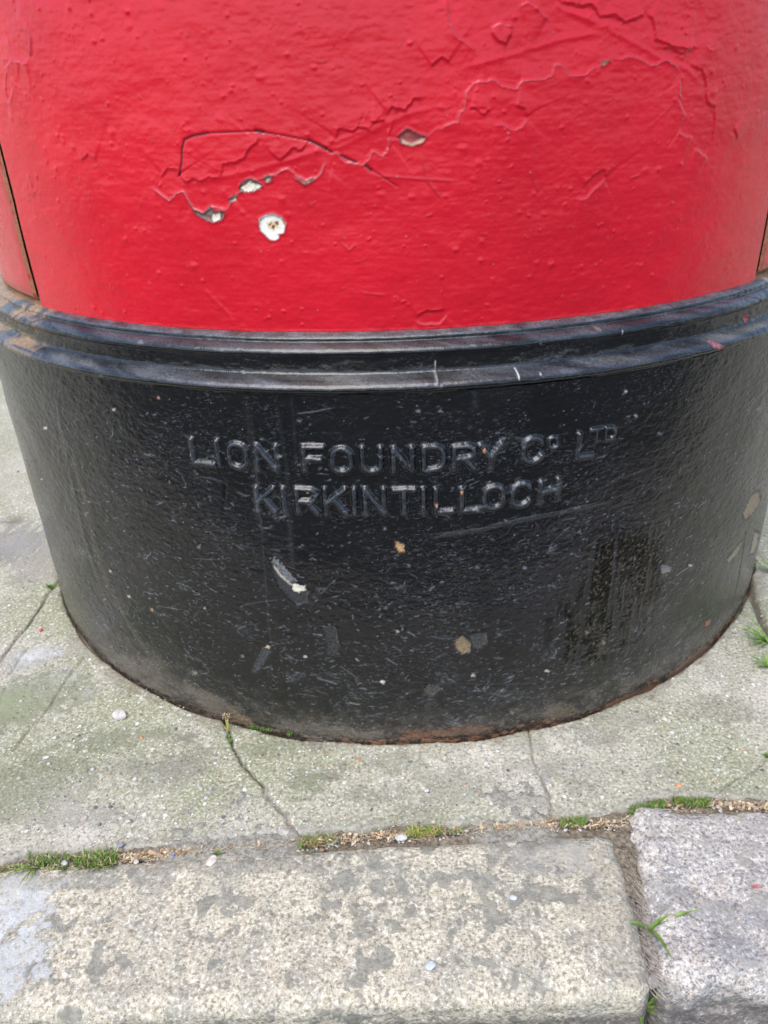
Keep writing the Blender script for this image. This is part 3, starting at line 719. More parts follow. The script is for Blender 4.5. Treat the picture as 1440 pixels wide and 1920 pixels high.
# ---- cast letters: each a raised, rounded, painted-over relief of its own
def arc(cx, cy, rx, ry, a0, a1, n=14):
    return [(cx+rx*math.cos(math.radians(a0+(a1-a0)*k/n)), cy+ry*math.sin(math.radians(a0+(a1-a0)*k/n))) for k in range(n+1)]
OV = lambda: arc(.5, .66, .5, .34, 0, 180)+arc(.5, .34, .5, .34, 180, 360)+[(1, .66)]
GL = {'L': [[(0, 1), (0, 0), (1, 0)]], 'I': [[(.5, 0), (.5, 1)]], 'O': [OV()], 'N': [[(0, 0), (0, 1), (1, 0), (1, 1)]],
      'F': [[(0, 0), (0, 1), (1, 1)], [(0, .52), (.85, .52)]], 'U': [[(0, 1)]+arc(.5, .34, .5, .34, 180, 360)+[(1, 1)]],
      'D': [[(0, 0), (0, 1), (.5, 1)]+arc(.5, .62, .5, .38, 90, 0)+arc(.5, .38, .5, .38, 0, -90)+[(0, 0)]],
      'R': [[(0, 0), (0, 1), (.6, 1)]+arc(.6, .74, .38, .26, 90, -90)+[(0, .48)], [(.5, .48), (1, 0)]],
      'Y': [[(0, 1), (.5, .45), (1, 1)], [(.5, .45), (.5, 0)]], 'C': [arc(.5, .66, .5, .34, 20, 180)+arc(.5, .34, .5, .34, 180, 340)],
      'T': [[(0, 1), (1, 1)], [(.5, 1), (.5, 0)]], 'K': [[(0, 0), (0, 1)], [(1, 1), (.05, .42)], [(.38, .62), (1, 0)]],
      'H': [[(0, 0), (0, 1)], [(1, 0), (1, 1)], [(0, .5), (1, .5)]]}
letters = [('L', 363, 398, 826, 868), ('I', 402, 418, 827, 870), ('O', 431, 463, 832, 876), ('N', 484, 520, 836, 882), ('F', 571, 607, 838, 884), ('O', 624, 658, 841, 884), ('U', 680, 714, 840, 884), ('N', 738, 772, 840, 884),
           ('D', 795, 831, 837, 881), ('R', 851, 889, 836, 881), ('Y', 900, 938, 833, 878), ('C', 981, 1015, 822, 866), ('O', 1029, 1044, 820, 839), ('L', 1083, 1110, 812, 856), ('T', 1107, 1127, 804, 828), ('D', 1134, 1151, 801, 823),
           ('K', 484, 514, 915, 957), ('I', 525, 541, 916, 960), ('R', 558, 594, 917, 961), ('K', 611, 648, 917, 962), ('I', 657, 673, 917, 963), ('N', 685, 720, 917, 963), ('T', 739, 777, 917, 963),
           ('I', 786, 802, 917, 962), ('L', 817, 848, 916, 959), ('L', 865, 895, 915, 957), ('O', 908, 942, 911, 953), ('C', 960, 993, 906, 948), ('H', 1012, 1044, 900, 940)]
for ch, x0, x1, y0, y1 in letters:
    p00, p10, p01, p11 = CB(x0, y1), CB(x1, y1-(x1-x0)*(.02 if x0 < 700 else .10)), CB(x0, y0), CB(x1, y0)
    small = (y1-y0) < 30
    ua, ub = (p00[0]+p01[0])/2, (p10[0]+p11[0])/2; za = (p00[1]+p10[1])/2; zt = (p01[1]+p11[1])/2
    sw = .00180 if not small else .00135; m = .0042
    nu_, nv_ = int((ub-ua+2*m)/.00036), int((zt-za+2*m)/.00036)
    uu = np.linspace(ua-m, ub+m, nu_); zz = np.linspace(za-m, zt+m, nv_)
    Rl = Raster(uu, zz); dmin = np.full(Rl.h.shape, 1e9); full = (slice(None), slice(None))
    wob = (fbm(Rl.UU/.004, Rl.VV/.004, 501, 2)-.5)*.0006
    for st in GL[ch]:
        q = [(ua+(ub-ua)*a, za+(zt-za)*b_) for a, b_ in st]
        d, _, _ = Rl.dist(q, full); dmin = np.minimum(dmin, d)
    dd = np.maximum(dmin+wob, 0)
    hh = .00250*np.exp(-(dd/sw)**2.6) + .00018*np.exp(-(dd/(sw*1.9))**2)
    hh *= .75+.45*fbm(Rl.UU/.009, Rl.VV/.009, 503, 2)
    if small: hh *= .8
    # sample the wear of the plinth under the letter
    iu = np.clip(np.searchsorted(plinth_r.U, uu), 0, len(plinth_r.U)-1); iz = np.clip(np.searchsorted(plinth_r.V, zz), 0, len(plinth_r.V)-1)
    wv = plinth_r.wear[np.ix_(iz, iu)].copy()
    extra = plinth_r.h[np.ix_(iz, iu)]
    tot = extra+hh-.00003
    cr = (sstep(.0009, .0017, hh)*(.40+.6*fbm(Rl.UU/.003, Rl.VV/.003, 505, 3)))[..., None]*.8  # crest mask: highlights on the stroke tops are painted in grey
    wv[..., :3] = wv[..., :3]*(1-cr)+np.array((.085, .094, .11))*cr; wv[..., 3:] = wv[..., 3:]*(1-cr)+cr
    if (ch, x0) in (('L', 817), ('L', 865), ('R', 558), ('Y', 900)):
        cu_, cz_ = {817: CB(818, 945), 865: CB(865, 920), 558: CB(577, 926), 900: CB(906, 843)}[x0]
        dd2 = np.hypot((Rl.UU-cu_)/.0011, (Rl.VV-cz_)/.0018)+(fbm(Rl.UU/.0015, Rl.VV/.0015, 77, 2)-.5)
        a = sstep(1.1, .7, dd2)[..., None]; wv[..., :3] = wv[..., :3]*(1-a)+np.array((.55, .25, .10) if x0 != 558 else (.5, .45, .3))*a; wv[..., 3:] = wv[..., 3:]*(1-a)+a
    rad = S+tot
    V = np.stack([rad*np.sin(Rl.UU/S), -rad*np.cos(Rl.UU/S), Rl.VV], -1).reshape(-1, 3)
    ms = hh > .00006; fm = ms[:-1, :-1] & ms[1:, :-1] & ms[:-1, 1:] & ms[1:, 1:]
    f = grid_faces(nv_, nu_, mask=fm); v_, f_, a_ = compact(V, f, wv.reshape(-1, 4))
    mesh_obj('letter', v_, f_, BLACK, plinth, attrs={'wear': a_})

# ---- red body
TL, TR = -.7711, .7656
RB = .9409*S
tb = np.linspace(TL, TR, 930); zr = np.concatenate([np.linspace(.7905*S, 1.27*S, 300), np.linspace(1.27*S, 3.3*S, 40)[1:]])
R = Raster(tb*S, zr); U, Z = R.UU, R.VV
def red_noise(U, Z):
    return (fbm(U/.0050, Z/.0024, 601, 3, .6)-.5)*.00021*(.5+fbm(U/.05, Z/.04, 602, 2))+(fbm(U/.04, Z/.03, 603, 3)-.5)*.0010+(fbm(U/.013, Z/.007, 605, 3)-.5)*.00028+(fbm(U/.018, Z/.0015, 607, 3)-.5)*.00010
R.h += red_noise(U, Z)
def jitter(pts, n=3, j=2.2, seed=1):
    rg = random.Random(seed); out = []
    for k in range(len(pts)-1):
        for t in range(n):
            f = t/n; out.append((pts[k][0]*(1-f)+pts[k+1][0]*f+(rg.uniform(-j, j) if t else 0), pts[k][1]*(1-f)+pts[k+1][1]*f+(rg.uniform(-j, j) if t else 0)))
    return out+[pts[-1]]
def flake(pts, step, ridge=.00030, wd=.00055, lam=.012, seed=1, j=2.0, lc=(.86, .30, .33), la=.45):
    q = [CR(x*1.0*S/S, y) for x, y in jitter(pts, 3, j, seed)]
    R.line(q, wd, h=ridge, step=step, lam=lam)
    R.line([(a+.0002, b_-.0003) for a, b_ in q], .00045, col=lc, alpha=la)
LITE = [  # lower side of these edges is the thicker film (catches the light)
    [(283, 350), (300, 362), (318, 376), (330, 362), (345, 358), (358, 385)], [(358, 385), (380, 400), (395, 388), (425, 392), (438, 372)],
    [(505, 330), (540, 315), (555, 328), (575, 338), (595, 330), (612, 305)], [(612, 290), (632, 286), (650, 305), (680, 308), (690, 300), (697, 283), (718, 292), (725, 285), (728, 258), (745, 262)],
    [(800, 260), (815, 243), (835, 235), (858, 228), (862, 208), (870, 205), (872, 175), (885, 157), (905, 152), (925, 148), (940, 160), (968, 166), (980, 150), (1000, 148), (1020, 148), (1035, 140), (1040, 120), (1055, 122), (1065, 140), (1090, 140), (1105, 132), (1125, 120), (1145, 108)],
    [(1145, 105), (1160, 108), (1180, 104), (1200, 110), (1220, 122), (1235, 118), (1248, 112), (1265, 120), (1275, 135)], [(1273, 150), (1275, 170), (1277, 185)], [(1270, 185), (1275, 200), (1285, 215)], [(1272, 245), (1285, 255), (1298, 260)],
    [(838, 0), (842, 40), (848, 55), (860, 72), (875, 80), (893, 92)], [(918, 53), (940, 43), (962, 50)], [(972, 12), (990, 2), (1005, 12), (1028, 35)], [(925, 232), (945, 234), (965, 243), (980, 235), (990, 220)],
    [(1080, 372), (1100, 370), (1125, 345), (1135, 335)], [(780, 602), (800, 608), (825, 606), (838, 590)], [(1300, 280), (1315, 290), (1325, 300)], [(15, 70), (22, 90), (40, 118)], [(10, 128), (22, 112), (40, 118), (56, 118)], [(52, 40), (60, 70), (60, 105)], [(14, 190), (20, 192), (24, 170), (22, 145)], [(52, 330), (60, 345), (66, 366)]]
DARK = [  # upper side is thicker (throws a fine shade)
    [(305, 330), (315, 315), (330, 318), (338, 330)], [(338, 330), (352, 342), (362, 335), (378, 340), (392, 332), (412, 335)], [(412, 335), (418, 308), (438, 306), (458, 298), (466, 282), (482, 268), (484, 250)], [(503, 280), (525, 300), (548, 278), (566, 282), (575, 266)],
    [(628, 260), (635, 242), (662, 246), (672, 236), (688, 240), (692, 250)], [(695, 228), (722, 225)], [(722, 215), (735, 200), (760, 208), (775, 185), (795, 183)], [(808, 125), (828, 108), (842, 118)], [(1045, 0), (1060, 5), (1085, 10), (1108, 8), (1125, 32), (1155, 28), (1170, 42), (1200, 30), (1212, 20)],
    [(1212, 20), (1225, 45), (1228, 75), (1250, 82), (1275, 100), (1300, 90)], [(1293, 120), (1315, 130), (1322, 150), (1325, 190), (1340, 200), (1338, 235), (1333, 262)], [(1375, 240), (1382, 262)], [(880, 200), (905, 215), (920, 205)], [(965, 198), (985, 205), (988, 220)],
    [(920, 55), (930, 72), (948, 82), (960, 55)], [(1095, 348), (1110, 330), (1130, 318), (1137, 332)], [(780, 595), (800, 582), (835, 580)], [(1240, 90), (1260, 88), (1300, 92)], [(150, 300), (165, 288), (180, 302)], [(30, 35), (48, 60), (55, 110), (40, 122)]]
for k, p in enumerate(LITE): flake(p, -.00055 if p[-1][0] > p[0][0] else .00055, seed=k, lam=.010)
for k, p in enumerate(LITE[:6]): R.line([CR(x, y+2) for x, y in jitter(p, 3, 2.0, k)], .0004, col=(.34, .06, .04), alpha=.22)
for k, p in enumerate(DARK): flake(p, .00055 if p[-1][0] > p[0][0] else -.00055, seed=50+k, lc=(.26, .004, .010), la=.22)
# smooth tool marks under the paint
for p in ([(340, 350), (500, 312), (640, 275), (760, 215), (840, 195)], [(860, 130), (950, 105), (1050, 75), (1130, 60)], [(1040, 10), (1150, 60), (1240, 110), (1290, 130), (1315, 160)], [(540, 300), (640, 262), (740, 220)], [(1060, 20), (1180, 60)], [(380, 540), (430, 590), (440, 610)]):
    R.line([CR(*q) for q in p], .0014, h=.00025)
for p in ([(790, 290), (802, 340), (830, 375)], [(700, 330), (860, 340)], [(995, 320), (1010, 360)], [(800, 405), (812, 402)], [(900, 438), (915, 440)], [(1180, 335), (1200, 328)], [(640, 455), (655, 470), (668, 458)], [(680, 550), (720, 553)]):
    R.line([CR(*q) for q in p], .0006, h=.00025, col=(.80, .12, .15), alpha=.3)
for (x, y, rx, ry) in [(350, 238, 8, 6), (60, 345, 9, 20), (1335, 85, 10, 9), (18, 160, 8, 30)]:
    q = [CR(x+rx*math.cos(a), y+ry*math.sin(a)) for a in np.arange(0, 6.4, .4)]
    R.line(q[:12], .0006, h=.00028, step=.0002, lam=.004)
for _ in range(420):                                  # grit caught in the paint
    u = rng.uniform(-.29, .29); z = rng.uniform(.80, 1.25)*S; s_ = rng.gamma(2, .00022)+.0003
    R.line([(u, z), (u+s_, z+rng.normal(0, .0003))], s_, h=rng.uniform(.0001, .0005), taper=False)
for _ in range(110):
    u = rng.uniform(-.29, .29); z = rng.uniform(.80, 1.25)*S
    R.line([(u, z), (u+.0002, z)], .0004, h=.0002, col=(.85, .5, .5), alpha=rng.uniform(.3, .9), taper=False)
for _ in range(160):
    u = rng.uniform(-.29, .29); z = rng.uniform(.80, 1.25)*S; a = rng.uniform(-1.2, 1.2); L = rng.gamma(2, .0018)
    R.line([(u, z), (u+L*.5*math.cos(a), z+L*.5*math.sin(a)), (u+L*math.cos(a+.3), z+L*math.sin(a+.3))], .0004, h=.00012, col=(.80, .18, .22), alpha=rng.uniform(.1, .4))
# open hairline cracks
blk = (.012, .002, .003)
for p, wd, al in [([(337, 329), (341, 305), (341, 282), (346, 262), (362, 255), (390, 250)], .00062, .95), ([(390, 250), (430, 248), (480, 246)], .00035, .55), ([(480, 245), (494, 248)], .0009, 1), ([(494, 248), (535, 255), (580, 264)], .0004, .7),
                  ([(580, 264), (598, 272), (613, 280)], .0008, 1), ([(613, 280), (622, 286)], .0006, .9), ([(638, 291), (650, 297), (668, 305)], .0006, 1), ([(686, 311), (696, 319)], .0008, 1), ([(696, 319), (715, 330), (745, 350)], .0003, .5)]:
    R.line([CR(*q) for q in p], wd, h=-.0005, col=blk, alpha=al, taper=False)
for p in ([(284, 350), (300, 362), (318, 376), (330, 362), (345, 358), (358, 385)], [(438, 372), (470, 340), (505, 330), (545, 315)], [(545, 330), (575, 345), (600, 330), (612, 300)]):
    R.line([CR(*q) for q in jitter(p, 2, 1.5, 9)], .0005, h=.0002, col=(.80, .22, .25), alpha=.5)
# paint lost down to grey primer and chalky filler
def chip(pts, inner=None, seed=1, c1=(.20, .14, .12), c2=(.78, .72, .56)):
    patch_px(pts, CR, c1, h=-.0005, noise_=.0016, seed=seed)
    if inner: patch_px(inner, CR, c2, h=-.0002, noise_=.0016, rim=False, seed=seed+1)
chip([(449, 350), (455, 340), (470, 335), (490, 345), (492, 351), (478, 358), (460, 361), (449, 358)], [(452, 352), (466, 341), (488, 348), (478, 357), (460, 360)], 3)
chip([(495, 334), (501, 328), (510, 332), (508, 340), (498, 342)], [(499, 334), (506, 333), (506, 339), (500, 340)], 5, c2=(.55, .5, .38))
chip([(429, 374), (438, 366), (447, 365), (443, 374), (431, 381)], [(435, 376), (440, 371), (443, 374), (437, 379)], 7, c2=(.55, .45, .28))
chip([(355, 384), (366, 396), (384, 400), (395, 388), (402, 396), (418, 398), (424, 400), (416, 412), (402, 417), (388, 413), (368, 402)], [(398, 404), (412, 399), (413, 409), (404, 416), (396, 412)], 9)
chip([(557, 336), (572, 342), (588, 334), (590, 338), (574, 346)], [(568, 342), (582, 339), (575, 345)], 11, c1=(.22, .14, .10), c2=(.5, .38, .22))
chip([(745, 257), (762, 243), (780, 250), (798, 259), (788, 268), (770, 273), (754, 268)], None, 13, c1=(.34, .06, .055))
R.line([CR(*q) for q in jitter([(750, 264), (762, 270), (775, 272), (790, 266), (798, 260)], 3, 2, 4)], .0009, h=.0002, col=(.55, .42, .28), alpha=.85)
chip([(1126, 118), (1138, 115), (1142, 118), (1130, 121)], None, 15, c1=(.40, .30, .16))
# round paint drip spot, white with a rusty heart
patch_px([(486, 424), (488, 412), (498, 403), (512, 402), (526, 408), (534, 422), (533, 436), (523, 440), (524, 446), (516, 451), (506, 449), (496, 440), (488, 433)], CR, (.84, .81, .72), h=-.0004, noise_=.0004, seed=17)
patch_px([(500, 420), (510, 414), (522, 416), (522, 426), (512, 432), (503, 428)], CR, (.72, .52, .28), h=0, noise_=.003, rim=False, soft=.0015)
for q in ([(502, 420), (508, 419), (507, 425)], [(510, 422), (515, 421), (514, 430), (509, 429)], [(515, 415), (521, 415), (522, 422), (516, 422)]): patch_px(q, CR, (.16, .07, .03), h=-.0002, noise_=.0008, rim=False)
# grime by seams and foot of the panel
seamd = sstep(.006, 0, np.minimum(U-TL*S, TR*S-U))*.6
R.paint(w, seamd*(fbm(U/.004, Z/.01, 611, 3)), (.25, .10, .05))
R.paint(w, sstep(.797*S, .7915*S, Z)*.5*fbm(U/.008, Z/.003, 613, 3), (.30, .05, .05))
# panel edges turn in
R.h -= .0022*(sstep(.0035, 0, U-TL*S)+sstep(.0035, 0, TR*S-U))
R.h += sstep(.7955*S, .792*S, Z)*.0002
cyl_grid('body_panel', tb, np.full(len(zr), RB), zr, R.h, RED, R.wear, wrap=False)

# outer panels beyond the two seams, with a rusty casing showing in the gaps
def outer_panel(t0, t1, sgn):
    n = 240
    e = np.concatenate([np.linspace(0, .16, 130), np.linspace(.16, 1, n-130)[1:]])
    t = t0+(t1-t0)*e
    if t[0] > t[-1]: t = t[::-1]
    zz = np.concatenate([np.linspace(.8005*S, 1.27*S, 220), np.linspace(1.27*S, 3.3*S, 30)[1:]])
    global R
    R = Raster(t*S, zz); U, Z = R.UU, R.VV
    R.h += red_noise(U, Z)
    dE = np.abs(U-t0*S); dB = Z-.8005*S
    dd = np.minimum(dE, dB)
    R.h -= .0016*sstep(.0025, 0, dE)+.0016*sstep(.002, 0, dB)
    nz_ = fbm(U/.003, Z/.003, 621, 3)
    full = (slice(None), slice(None))
    R.paint(full, sstep(.005, .0015, dd+(nz_-.5)*.007)*.9, (.32, .19, .08))
    R.paint(full, sstep(.012, .002, dd+(nz_-.5)*.01)*.35, (.45, .12, .07))
    if sgn < 0:
        R.line([CR(*q) for q in [(6, 520), (9, 535), (14, 552)]], .0008, h=-.0006, col=(.05, .03, .015), alpha=.95)
        R.line([CR(*q) for q in [(63, 500), (62, 525), (68, 545), (66, 560)]], .0007, h=-.0006, col=(.06, .03, .015), alpha=.95)
    cyl_grid('door_panel', t, np.full(len(zz), RB+.0004), zz, R.h, RED, R.wear, wrap=False)
outer_panel(TL-.0105, -math.pi+.004, -1)
outer_panel(TR+.0075, math.pi-.004, 1)
w = (slice(None), slice(None))
tc = np.linspace(-math.pi, math.pi, 361)[:-1]
zc = np.array([.786, .7935, .80, .9, 3.3])*S; rc_ = np.array([.9405, .9395, .930, .930, .930])*S
cyl_grid('inner_casing', tc, rc_, zc, np.zeros((5, 360)), RUST)
# cap
cp = np.array([(.93, 3.28), (1.02, 3.29), (1.08, 3.33), (1.09, 3.40), (1.05, 3.46), (.98, 3.50), (.80, 3.60), (.5, 3.69), (.2, 3.73), (.01, 3.74)])*S
cyl_grid('cap', tc, cp[:, 0], cp[:, 1], np.zeros((len(cp), 360)), RED)

# ================================================================== SMALL THINGS
rnd = random.Random(11)
def ico(sub):
    import bmesh
    bm = bmesh.new(); bmesh.ops.create_icosphere(bm, subdivisions=sub, radius=1)
    v = np.array([tuple(x.co) for x in bm.verts]); f = np.array([[x.index for x in p.verts] for p in bm.faces]); bm.free(); return v, f
I3, F3 = ico(4); I1, F1 = ico(1)
def pebble(px, py, rx, ry, rz, rot, mat, label, seed, z=0.0, sharp=.5):
    x, y = on_ground(px, py, z)
    v = I3.copy()
    # cut facets so that it reads as broken stone
    rg = np.random.default_rng(seed)
    for _ in range(9):
        n = rg.normal(size=3); n /= np.linalg.norm(n); d = rg.uniform(.62, .9)
        k = v@n; v = v-np.outer(np.maximum(k-d, 0), n)
    v *= (1+(fbm3(*(v.T*2.2+9), seed, 3)-.5)*.25*sharp)[:, None]
    v *= np.array([rx, ry, rz]); c, s_ = math.cos(rot), math.sin(rot)
    v = v@np.array([[c, s_, 0], [-s_, c, 0], [0, 0, 1]])
    o = mesh_obj('pebble', v, F3, mat, smooth=True); o.location = (x, y, z+rz*.45); tag(o, label, 'pebble', 'pebbles on the pavement and kerb'); return o
PALE = flat_mat('pale_pinkish_stone', (.44, .40, .37), (.68, .64, .60), 500, .8, .0008)
REDP = flat_mat('red_stone', (.50, .06, .07), (.62, .14, .12), 300, .6)
ORNG = flat_mat('orange_stone', (.55, .22, .10), (.68, .36, .20), 300, .7)
BLUEP = flat_mat('bluish_stone', (.34, .38, .40), (.58, .62, .64), 400, .7)
SHELL = flat_mat('cream_shell_stone', (.48, .40, .33), (.70, .64, .58), 300, .6)
QTZ = flat_mat('white_quartz', (.34, .34, .32), (.62, .61, .57), 400, .5)
BLUEC = flat_mat('blue_chip', (.12, .18, .42), (.2, .28, .5), 300, .5)
pebble(226, 1342, .0066, .0056, .0035, -.2, PALE, 'large pale pinkish pebble lying alone left of the black base', 3, .001)
pebble(76, 1182, .0022, .0021, .0014, .2, REDP, 'small red stone at the left edge of the pavement', 4, .0005)
pebble(1272, 1474, .0022, .0022, .0012, .2, ORNG, 'round orange pebble set in the pavement near the granite kerb stone', 5, .0003)
pebble(397, 1616, .0044, .0030, .0022, 1.1, SHELL, 'cream and orange chip of stone on the back edge of the buff kerb', 6, .001)
pebble(807, 1813, .0036, .0027, .0020, .5, BLUEP, 'pale blue grey pebble near the front edge of the buff kerb', 7, .001)
pebble(962, 1684, .0026, .0020, .0014, .1, BLUEP, 'small bluish pebble on a dark lichen patch of the buff kerb', 8, .001)
pebble(752, 1572, .0044, .0026, .0018, .1, QTZ, 'white quartz chip wedged in the joint beside yellow green grass', 9, -.001)
pebble(121, 1620, .0024, .0022, .0016, .3, QTZ, 'white chip among the grass at the left of the joint', 10, .001)
pebble(227, 1585, .0028, .0024, .0014, .4, flat_mat('slate_stone', (.16, .17, .22), (.3, .31, .36), 300, .6), 'dark slate chip near the pavement edge above the left grass', 12, .0004)
pebble(325, 1606, .0015, .0014, .0012, .4, BLUEC, 'tiny blue chip in the debris of the joint', 13, -.001)
pebble(256, 1617, .0018, .0016, .0014, .4, QTZ, 'tiny white chip among the dead leaves in the joint', 14, 0)
pebble(800, 1482, .0024, .0018, .0010, .4, QTZ, 'white pebble set in the middle paving slab', 15, .0002)
pebble(86, 1420, .0032, .0018, .0010, .1, QTZ, 'flat white pebble set in the left paving slab', 16, .0002)
pebble(1246, 1348, .0022, .0026, .0012, .1, SHELL, 'cream pebble set in the paving right of the black base', 17, .0003)
pebble(1222, 1842, .0050, .0040, .004, .4, flat_mat('dirty_grey_stone', (.24, .22, .19), (.38, .36, .32), 400, .8), 'grey stone wedged between the two kerb stones', 18, -.010)

class Soup:
    def __init__(s): s.v = []; s.f = []; s.n = 0
    def add(s, v, f):
        s.v.append(np.asarray(v, float)); s.f.extend([tuple(int(i)+s.n for i in q) for q in f]); s.n += len(v)
    def blade(s, base, az, length, width, lean, curl=.8, n=4, lift=1.0, twist=0):
        d = np.array([math.cos(az), math.sin(az), 0]); sd = np.array([-math.sin(az), math.cos(az), 0])
        p = np.array(base, float); v = []; a = lean
        for k in range(n+1):
            t = k/n; w_ = width*(1-t**2.2)*.5*(.55+.9*t if t < .5 else 1) + 1e-5
            v += [p-sd*w_+np.array([0, 0, w_*.5]), p, p+sd*w_+np.array([0, 0, w_*.5])]
            p = p+(d*math.sin(a)+np.array([0, 0, lift])*math.cos(a))*length/n; a += curl/n
        f = []
        for k in range(n):
            b = k*3; f += [(b, b+1, b+4, b+3), (b+1, b+2, b+5, b+4)]
        s.add(v, f)
    def flake(s, c, r, seed):
        rg = random.Random(seed); n = rg.randint(5, 7); az = rg.uniform(0, 6.3); el = rg.uniform(.4, 1)
        tilt = np.array(Matrix.Rotation(rg.uniform(-.7, .7), 3, 'X') @ Matrix.Rotation(rg.uniform(-.7, .7), 3, 'Y'))
        v = [(0, 0, r*.12)]
        for k in range(n):
            a = k/n*6.283; q = r*rg.uniform(.7, 1.15)
            v.append((q*math.cos(a), q*el*math.sin(a), rg.uniform(-.15, .15)*r))
        v = np.array(v); cz, sz_ = math.cos(az), math.sin(az)
        v = v@np.array([[cz, sz_, 0], [-sz_, cz, 0], [0, 0, 1]]); v = v@tilt.T+np.array(c)
        s.add(v, [(0, k+1, (k+1) % n+1) for k in range(n)])
    def straw(s, pts, r):
        v = []; pts = [np.array(p, float) for p in pts]
        for i, p in enumerate(pts):
            t = pts[min(i+1, len(pts)-1)]-pts[max(i-1, 0)]; t /= np.linalg.norm(t)+1e-9
            a = np.cross(t, [0, 0, 1]); a /= np.linalg.norm(a)+1e-9; b_ = np.cross(a, t)
            for k in range(3): v.append(p+r*(a*math.cos(k*2.094)+b_*math.sin(k*2.094)))
        f = []
        for i in range(len(pts)-1):
            for k in range(3): f.append((i*3+k, i*3+(k+1) % 3, i*3+3+(k+1) % 3, i*3+3+k))
        s.add(v, f)
    def build(s, name, mat, origin=(0, 0, 0), parent=None):
        V = np.concatenate(s.v)-np.array(origin)
        o = mesh_obj(name, V, s.f, mat, parent); o.location = origin; return o

def along(px0, px1, t, jz=6):
    x = px0[0]*(1-t)+px1[0]*t; y = px0[1]*(1-t)+px1[1]*t; return x, y+rnd.uniform(-jz, jz)
def tuft(name, a, b_, n, mats, size, label, cat, z=-.001, lean=.5, jz=6, wd=.0009):
    """clump between two places of the joint; one mesh per colour, blades of many directions"""
    ox, oy = on_ground((a[0]+b_[0])/2, (a[1]+b_[1])/2, z)
    root = empty(name, (ox, oy, z)); tag(root, label, cat, 'moss clumps in the joints' if cat == 'moss' else 'grass tufts in the joint')
    for mi, (mat, share, pn) in enumerate(mats):
        sp = Soup()
        for _ in range(max(1, int(n*share))):
            x, y = on_ground(*along(a, b_, rnd.random(), jz), z)
            L = size*rnd.uniform(.5, 1.25)
            sp.blade((x, y, z-.0005), rnd.uniform(0, 6.283), L, wd*rnd.uniform(.6, 1.2), lean*rnd.uniform(.2, 1.6), rnd.uniform(.2, 1.3), n=3)
        o = sp.build(pn, mat, (ox, oy, z)); o.parent = root; o.location = (0, 0, 0)
    return root
tuft('moss_clump', (2, 1634), (38, 1630), 260, [(OLIVE, .8, 'moss'), (STRAW, .2, 'dead_moss')], .0035, 'dull olive moss at the far left of the joint', 'moss')
tuft('grass_tuft', (55, 1618), (128, 1622), 260, [(GRASS, .5, 'blade'), (MOSS, .25, 'dark_blade'), (STRAW, .15, 'dead_blade'), (OLIVE, .1, 'olive_blade')], .0066, 'loose bright green grass in the joint left of the thick tuft', 'grass', jz=12)
tuft('grass_tuft', (145, 1622), (218, 1612), 420, [(GRASS, .5, 'blade'), (YGREEN, .15, 'yellow_blade'), (MOSS, .2, 'dark_blade'), (STRAW, .15, 'dead_blade')], .0078, 'thick bright green grass tuft, the fullest in the joint', 'grass', jz=11)
tuft('grass_tuft', (562, 1586), (606, 1577), 170, [(GRASS, .5, 'blade'), (MOSS, .2, 'dark_blade'), (TAN, .3, 'dead_blade')], .0058, 'green and brown grass tuft where the left crack meets the joint', 'grass', jz=8)
tuft('grass_tuft', (606, 1580), (630, 1575), 90, [(GRASS, .7, 'blade'), (TAN, .3, 'dead_blade')], .0045, 'small grass tuft just right of the green and brown tuft', 'grass')
tuft('grass_tuft', (762, 1566), (826, 1560), 230, [(YGREEN, .6, 'yellow_blade'), (GRASS, .25, 'blade'), (TAN, .15, 'dead_blade')], .0060, 'yellow green grass tuft in the middle of the joint', 'grass', jz=6)
tuft('moss_clump', (835, 1562), (868, 1558), 90, [(MOSS, .6, 'moss'), (TAN, .4, 'dead_moss')], .0028, 'sparse moss right of the yellow green grass', 'moss', jz=3)
tuft('moss_clump', (1050, 1546), (1098, 1541), 420, [(MOSS, .6, 'moss'), (GRASS, .15, 'bright_moss'), (OLIVE, .25, 'olive_moss')], .0035, 'green moss cushion below the right hand crack', 'moss', jz=7)
tuft('moss_clump', (1180, 1524), (1248, 1508), 620, [(MOSS, .75, 'moss'), (OLIVE, .15, 'olive_moss'), (GRASS, .1, 'bright_moss')], .0034, 'dark green moss at the back corner of the granite kerb stone', 'moss', jz=7)
tuft('moss_clump', (1262, 1504), (1330, 1508), 700, [(MOSS, .6, 'moss'), (GRASS, .15, 'bright_moss'), (OLIVE, .25, 'olive_moss')], .0036, 'thickest moss cushion behind the granite kerb stone', 'moss', jz=7)
tuft('moss_clump', (468, 1361), (508, 1368), 300, [(MOSS, .7, 'moss'), (GRASS, .3, 'bright_moss')], .0034, 'green moss against the foot of the black base', 'moss', z=0.0, jz=5)
tuft('moss_clump', (538, 1376), (548, 1377), 40, [(MOSS, 1, 'moss')], .003, 'tiny moss speck at the foot of the black base', 'moss', z=0.0, jz=3)
tuft('moss_clump', (88, 1102), (104, 1101), 90, [(MOSS, .6, 'moss'), (GRASS, .4, 'bright_moss')], .0055, 'small moss in the paving joint left of the black base', 'moss', z=0.0, jz=3)
tuft('moss_clump', (402, 1606), (412, 1602), 60, [(MOSS, .6, 'moss'), (GRASS, .4, 'bright_moss')], .004, 'small green sprig beside the cream stone chip', 'moss', jz=4)
tuft('moss_clump', (1434, 1418), (1444, 1419), 60, [(MOSS, .6, 'moss'), (GRASS, .4, 'bright_moss')], .003, 'tiny moss at the right edge of the pavement', 'moss', z=0, jz=3)
tuft('moss_clump', (425, 1376), (432, 1392), 70, [(MOSS, .6, 'moss'), (GRASS, .4, 'bright_moss')], .0028, 'moss in the top of the left crack below the dried flower', 'moss', z=0, jz=3)

